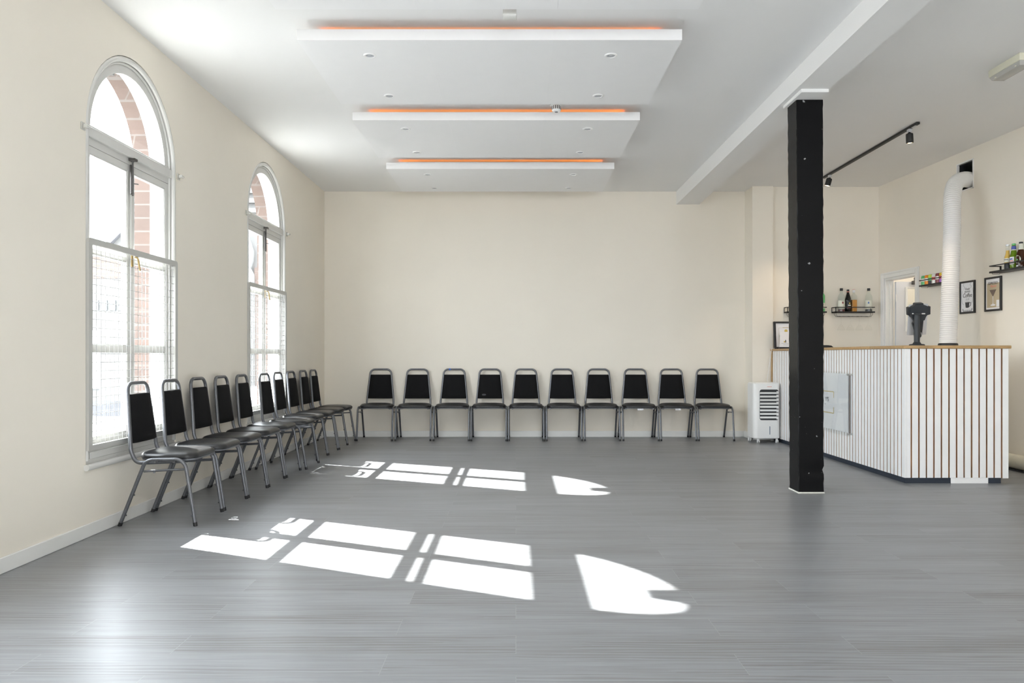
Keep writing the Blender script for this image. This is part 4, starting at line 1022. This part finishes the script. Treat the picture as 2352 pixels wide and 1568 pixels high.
# ------------------------------------------------------------------ posters
TW = Matrix(((1, 0, 0, 0), (0, 0, -1, 0), (0, 1, 0, 0), (0, 0, 0, 1)))
def poster(s, z, lab):
    t = on_wall('framed_poster', lab, 'poster', s, z, 'framed drink posters')
    hw, hh = 0.122, 0.168
    mb = MB()
    for b in ((-hw, -hw + 0.019, -hh, hh), (hw - 0.019, hw, -hh, hh), (-hw + 0.019, hw - 0.019, -hh, -hh + 0.019), (-hw + 0.019, hw - 0.019, hh - 0.019, hh)): mb.box(b[0], b[1], -0.018, -0.0005, b[2], b[3], 0.002, 1)
    mb.build('frame', M['blackwood'], t, smooth=False)
    mb = MB(); mb.box(-hw + 0.018, hw - 0.018, -0.010, -0.006, -hh + 0.018, hh - 0.018); pr = mb.build('print', M['paper'], t, smooth=False)
    return t, pr
yt = -0.0108
def tx(x, z): return Matrix.Translation((x, yt, z)) @ TW
def flat(mb, pts): mb.prism(pts, lambda u, v, k: (u, -0.0112 + 0.0012 * k, v)); return mb
def curve(mb, pts, r=0.0011): mb.tube(catmull([(u, -0.0106, v) for u, v in pts], 6), r, 6); return mb
t, pr = poster(1.774, 1.655, 'black framed coffee poster with a dark mug, next to the white hose')
text('lettering', 'Fresh', 0.034, M['ink'], pr, tx(0.0, 0.084), 0.95, shear=0.3)
text('lettering', 'BREWED', 0.023, M['ink'], pr, tx(0.002, 0.056), 1.0)
text('lettering', 'Coffee', 0.060, M['ink'], pr, tx(0.0, 0.018), 0.92, shear=0.25)
mb = MB()
curve(mb, [(-0.055, 0.145), (-0.062, 0.12), (-0.045, 0.105), (-0.055, 0.085)]); curve(mb, [(0.06, 0.148), (0.045, 0.125), (0.065, 0.11), (0.05, 0.09)])
curve(mb, [(-0.085, 0.07), (-0.092, 0.0), (-0.08, -0.06), (-0.055, -0.075)]); curve(mb, [(0.088, 0.09), (0.094, 0.02), (0.082, -0.05), (0.06, -0.06)])
for x in (-0.02, -0.005, 0.010, 0.025): curve(mb, [(x, -0.010), (x + 0.005, -0.022), (x - 0.004, -0.032)])
mb.build('flourish', M['greyink'], pr)
mb = MB(); flat(mb, [(-0.034, -0.052), (0.034, -0.052), (0.026, -0.105), (0.014, -0.109), (-0.014, -0.109), (-0.026, -0.105)]); mb.tube(fillet([(0.032, -0.0106, -0.058), (0.056, -0.0106, -0.055), (0.052, -0.0106, -0.088), (0.027, -0.0106, -0.098)], 0.010, 5), 0.003, 8); mb.build('mug_print', M['ink'], pr, smooth=False)
mb = MB(); flat(mb, [(0.036 * math.cos(2 * math.pi * k / 20), -0.049 + 0.007 * math.sin(2 * math.pi * k / 20)) for k in range(20)]); mb.build('mug_rim', M['silver'], pr, smooth=False)
mb = MB(); flat(mb, [(-0.082, -0.114), (-0.066, -0.120), (-0.066, -0.136), (-0.082, -0.134), (-0.076, -0.124)]); flat(mb, [(0.082, -0.114), (0.066, -0.120), (0.066, -0.136), (0.082, -0.134), (0.076, -0.124)]); mb.box(-0.068, 0.068, -0.0108, -0.0102, -0.149, -0.1335)
mb.build('ribbon', M['greyink'], pr, smooth=False)
mb = MB()
for k in range(9): mb.box(-0.056 + k * 0.0135, -0.050 + k * 0.0135, -0.0116, -0.0108, -0.1465, -0.136)
mb.build('ribbon_print', M['paper'], pr, smooth=False)
t, pr = poster(2.169, 1.657, 'black framed tan poster reading ESPRESSO above a martini glass')
mb = MB(); mb.box(-0.088, 0.094, -0.0112, -0.0100, -0.132, 0.107); mb.build('tan_field', M['tan'], pr, smooth=False)
yt = -0.0116
text('lettering', 'ESPRESSO', 0.0375, M['ink'], pr, tx(0.001, 0.105), 0.88)
text('lettering', 'Martini', 0.034, M['coral'], pr, tx(0.004, 0.076), 0.9, shear=0.25)
def flat(mb, pts): mb.prism(pts, lambda u, v, k: (u, -0.0120 + 0.0008 * k, v)); return mb
mb = MB(); flat(mb, [(-0.050, 0.042), (0.050, 0.042), (0.004, -0.022), (-0.004, -0.022)]); mb.build('drink_print', M['brownink'], pr, smooth=False)
mb = MB(); flat(mb, [(-0.0042, -0.022), (0.0042, -0.022), (0.0032, -0.085), (0.007, -0.098), (0.034, -0.104), (0.038, -0.111), (0.020, -0.116), (-0.020, -0.116), (-0.036, -0.111), (-0.030, -0.104), (-0.006, -0.098), (-0.0032, -0.085)]); mb.build('glass_print', M['paper'], pr, smooth=False)
mb = MB(); mb.box(0.052, 0.092, -0.0122, -0.0112, -0.128, -0.062); mb.build('caption_box', M['signwhite'], pr, smooth=False)
mb = MB()
for k in range(4): mb.box(0.063, 0.080, -0.0127, -0.0122, -0.078 - k * 0.0145, -0.073 - k * 0.0145)
mb.build('caption_line', M['silver'], pr, smooth=False)

# ------------------------------------------------------------------ doorway to the passage
dr = sroot('door_1', (0, 0, 0)); dr.location = WC; dr.rotation_euler = (0, 0, WA); MAT['door_1'] = Matrix.Translation(WC) @ Matrix.Rotation(WA, 4, 'Z')
struct(dr, 'white door frame with pale door standing open')
mb = MB()
aw = 0.066
for b in ((DS0 - aw, DS0 + 0.004, 0, DZ + aw), (DS1 - 0.004, DS1 + aw, 0, DZ + aw), (DS0 + 0.004, DS1 - 0.004, DZ - 0.004, DZ + aw)): mb.box(b[0], b[1], -0.016, -0.0005, b[2], b[3], 0.003, 1)
for b in ((DS0 - aw + 0.01, DS0 - aw + 0.026, 0, DZ + aw - 0.01), (DS1 + aw - 0.026, DS1 + aw - 0.01, 0, DZ + aw - 0.01), (DS0 - aw + 0.01, DS1 + aw - 0.01, DZ + aw - 0.026, DZ + aw - 0.01)): mb.box(b[0], b[1], -0.022, -0.016, b[2], b[3], 0.002, 1)
mb.build('architrave', M['gloss'], dr, smooth=False)
mb = MB()
for b in ((DS0, DS0 + 0.03, 0, DZ), (DS1 - 0.03, DS1, 0, DZ), (DS0 + 0.03, DS1 - 0.03, DZ - 0.03, DZ)): mb.box(b[0], b[1], 0.0, 0.10, b[2], b[3])
for b in ((DS0 + 0.03, DS0 + 0.042, 0, DZ - 0.03), (DS1 - 0.042, DS1 - 0.03, 0, DZ - 0.03)): mb.box(b[0], b[1], 0.045, 0.075, b[2], b[3])
mb.build('jamb', M['gloss'], dr, smooth=False)
# leaf swung open into the passage
lx = DS0 + 0.034
mb = MB()
ld0, ld1 = 0.108, 0.77
pz0, pz1, pd0, pd1 = 1.37, 1.88, 0.245, 0.60
mb.box(lx, lx + 0.04, ld0, pd0, 0.01, 1.965); mb.box(lx, lx + 0.04, pd1, ld1, 0.01, 1.965); mb.box(lx, lx + 0.04, pd0, pd1, 0.01, pz0); mb.box(lx, lx + 0.04, pd0, pd1, pz1, 1.965)
lf = mb.build('door_leaf', M['doorpaint'], dr, smooth=False)
mb = MB()
for b in ((pd0 - 0.022, pd0 + 0.004, pz0 - 0.022, pz1 + 0.022), (pd1 - 0.004, pd1 + 0.022, pz0 - 0.022, pz1 + 0.022), (pd0, pd1, pz0 - 0.022, pz0 + 0.004), (pd0, pd1, pz1 - 0.004, pz1 + 0.022)): mb.box(lx + 0.04, lx + 0.050, b[0], b[1], b[2], b[3], 0.003, 1)
mb.build('glazing_bead', M['gloss'], lf, smooth=False)
mb = MB(); mb.box(lx + 0.018, lx + 0.022, pd0, pd1, pz0, pz1); mb.build('pane', M['pane'], lf, smooth=False)
mb = MB()
for z in (1.72, 0.25): mb.tube([(lx + 0.042, 0.104, z), (lx + 0.042, 0.104, z + 0.09)], 0.006, 8)
mb.build('hinge', M['gloss'], lf)
mb = MB(); mb.box(lx + 0.04, lx + 0.08, 0.30, 0.55, 1.93, 1.975, 0.004, 1); mb.tube([(lx + 0.06, 0.33, 1.98), (lx + 0.33, 0.17, 1.98)], 0.008, 8)
o = mb.build('door_closer', M['dkmetal'], lf)
# passage shell
mb = MB(); mb.box(-0.55, -0.45, 0.101, 2.0, 0, ZC); mb.box(1.45, 1.55, 0.101, 2.0, 0, ZC); mb.box(-0.45, 1.45, 1.9, 2.0, 0, ZC)
o = mb.build('wall_passage', M['wall'], smooth=False); o.location = WC; o.rotation_euler = (0, 0, WA); struct(o)
li = bpy.data.lights.new('passage_fill', 'POINT'); li.energy = 8; li.color = (0.96, 0.97, 1.0); li.shadow_soft_size = 0.12  # unseen point light added to brighten the passage
lo = bpy.data.objects.new('passage_fill', li); COL.objects.link(lo); lo.location = WC + Matrix.Rotation(WA, 3, 'Z') @ Vector((0.75, 1.0, 2.9))

# ------------------------------------------------------------------ outside
mb = MB(); mb.box(-70, -2.8, -30, 80, -0.62, -0.5); struct(mb.build('street', M['asphalt'], smooth=False), 'street outside the arched windows')
t = thing('house', 'pale gabled house across the street seen through the nearer window', 'house', (-12.5, 23, -0.5), 0, 'buildings outside the windows')
mb = MB(); hx0, hx1, hy = -16.0, -9.72, 20.0
mb.box(hx0, hx1, hy, hy + 6, -0.5, 3.05); mb.build('wall', M['stone'], t, world=True, smooth=False)
mb = MB(); mb.prism([(hx0, 3.60), (hx1, 3.60), (hx1, 4.72), (hx1 - 0.9, 3.75)], lambda u, v, k: (u, hy + 6 * k, v)); mb.build('gable', M['stone'], t, world=True, smooth=False)
mb = MB(); mb.box(hx0, hx1, hy - 0.02, hy + 6, 3.05, 3.60); mb.build('brick_band', M['brick'], t, world=True, smooth=False)
mb = MB(); mb.prism([(hx1 + 0.15, 4.88), (hx1 - 0.9, 3.85), (hx0, 3.70), (hx0, 3.62), (hx1 - 0.85, 3.76), (hx1 + 0.15, 4.76)], lambda u, v, k: (u, hy - 0.15 + 6.3 * k, v)); mb.build('roof', M['slate'], t, world=True, smooth=False)
for k in range(6):
    x = -11.15 + k * 0.22
    mb = MB(); mb.box(x, x + 0.17, hy - 0.03, hy, 2.22, 2.48); mb.build('window', M['darkwin'], t, world=True, smooth=False)
mb = MB(); mb.box(hx0, hx1, hy - 0.05, hy, -0.5, -0.30); mb.box(-11.05, -9.95, hy - 0.05, hy, -0.3, -0.12); mb.build('plinth', M['slate'], t, world=True, smooth=False)
mb = MB(); mb.box(-10.95, -10.72, hy - 0.03, hy, 0.2, 1.7); mb.build('door', M['doorpaint'], t, world=True, smooth=False)
t = thing('stone_building', 'pale stone building with brick pier seen through the farther window', 'building', (-13, 42, -0.5), 0, 'buildings outside the windows')
mb = MB(); mb.box(-20, -9.0, 40, 46, -0.5, 11.0); mb.build('wall', M['stone'], t, world=True, smooth=False)
mb = MB()
for z in (8.4, 8.9, 9.4): mb.box(-20.1, -8.9, 39.7, 40, z, z + 0.22)
mb.build('cornice', M['stone'], t, world=True, smooth=False)
mb = MB(); mb.box(-13.45, -13.15, 39.85, 40, -0.5, 5.6); mb.build('brick_pier', M['brick'], t, world=True, smooth=False)
mb = MB(); mb.lathe([(0.35, -0.5), (0.35, 5.2), (0.2, 5.5), (0.32, 5.9), (0.34, 6.4), (0.18, 6.9), (0.10, 7.4)], (-13.72, 39.6, 0), 20); mb.build('finial_column', M['stone'], t, world=True)
for x in (-12.6, -11.4):
    mb = MB(); mb.box(x, x + 0.6, 39.9, 40, 1.2, 3.0); mb.build('window', M['darkwin'], t, world=True, smooth=False)

# ------------------------------------------------------------------ light
SKY = 7.0; SUN = 22.0; EXPO = 1.55
w = bpy.data.worlds.new('sky'); scene.world = w; w.use_nodes = True
bg = w.node_tree.nodes['Background']; bg.inputs['Color'].default_value = (0.90, 0.94, 1.0, 1); bg.inputs['Strength'].default_value = SKY
sd = Vector((1, -0.481, -0.849)).normalized()
sl = bpy.data.lights.new('sun', 'SUN'); sl.energy = SUN; sl.angle = R(0.55); sl.color = (1.0, 0.98, 0.95)
so = bpy.data.objects.new('sun', sl); COL.objects.link(so); so.location = (-12, 9, 10)
so.rotation_euler = sd.to_track_quat('-Z', 'Y').to_euler()
def portal(loc, rot, sx, sy):
    """marks a window opening so that the sky beyond it is sampled well; gives off no light of its own"""
    l = bpy.data.lights.new('sky_portal', 'AREA'); l.shape = 'RECTANGLE'; l.size = sx; l.size_y = sy; l.cycles.is_portal = True
    o = bpy.data.objects.new('sky_portal', l); COL.objects.link(o); o.location = loc; o.rotation_euler = rot
for yc in WIN: portal((-2.80, yc, 1.68), (0, R(-90), 0), 2.8, 1.3)
for a, b in xs: portal(((a + b) / 2, YF - 0.17, 1.70), (R(90), 0, 0), b - a, 2.2)

# ------------------------------------------------------------------ camera and view
cd = bpy.data.cameras.new('camera'); cam = bpy.data.objects.new('camera', cd); COL.objects.link(cam)
cam.location = (0, 0, 1.05); cam.rotation_euler = (R(90), 0, 0)
cd.sensor_width = 36; cd.lens = 1780 / 2352 * 36; cd.shift_x = -9 / 2352; cd.shift_y = 33 / 2352
cd.clip_start = 0.05; cd.clip_end = 300
scene.camera = cam
vs = scene.view_settings
vs.view_transform = 'Standard'; vs.look = 'None'; vs.exposure = EXPO; vs.gamma = 1.0; vs.use_curve_mapping = False
scene.cycles.diffuse_bounces = 8; scene.cycles.max_bounces = 14; scene.cycles.transparent_max_bounces = 16
scene.cycles.caustics_reflective = False; scene.cycles.caustics_refractive = False
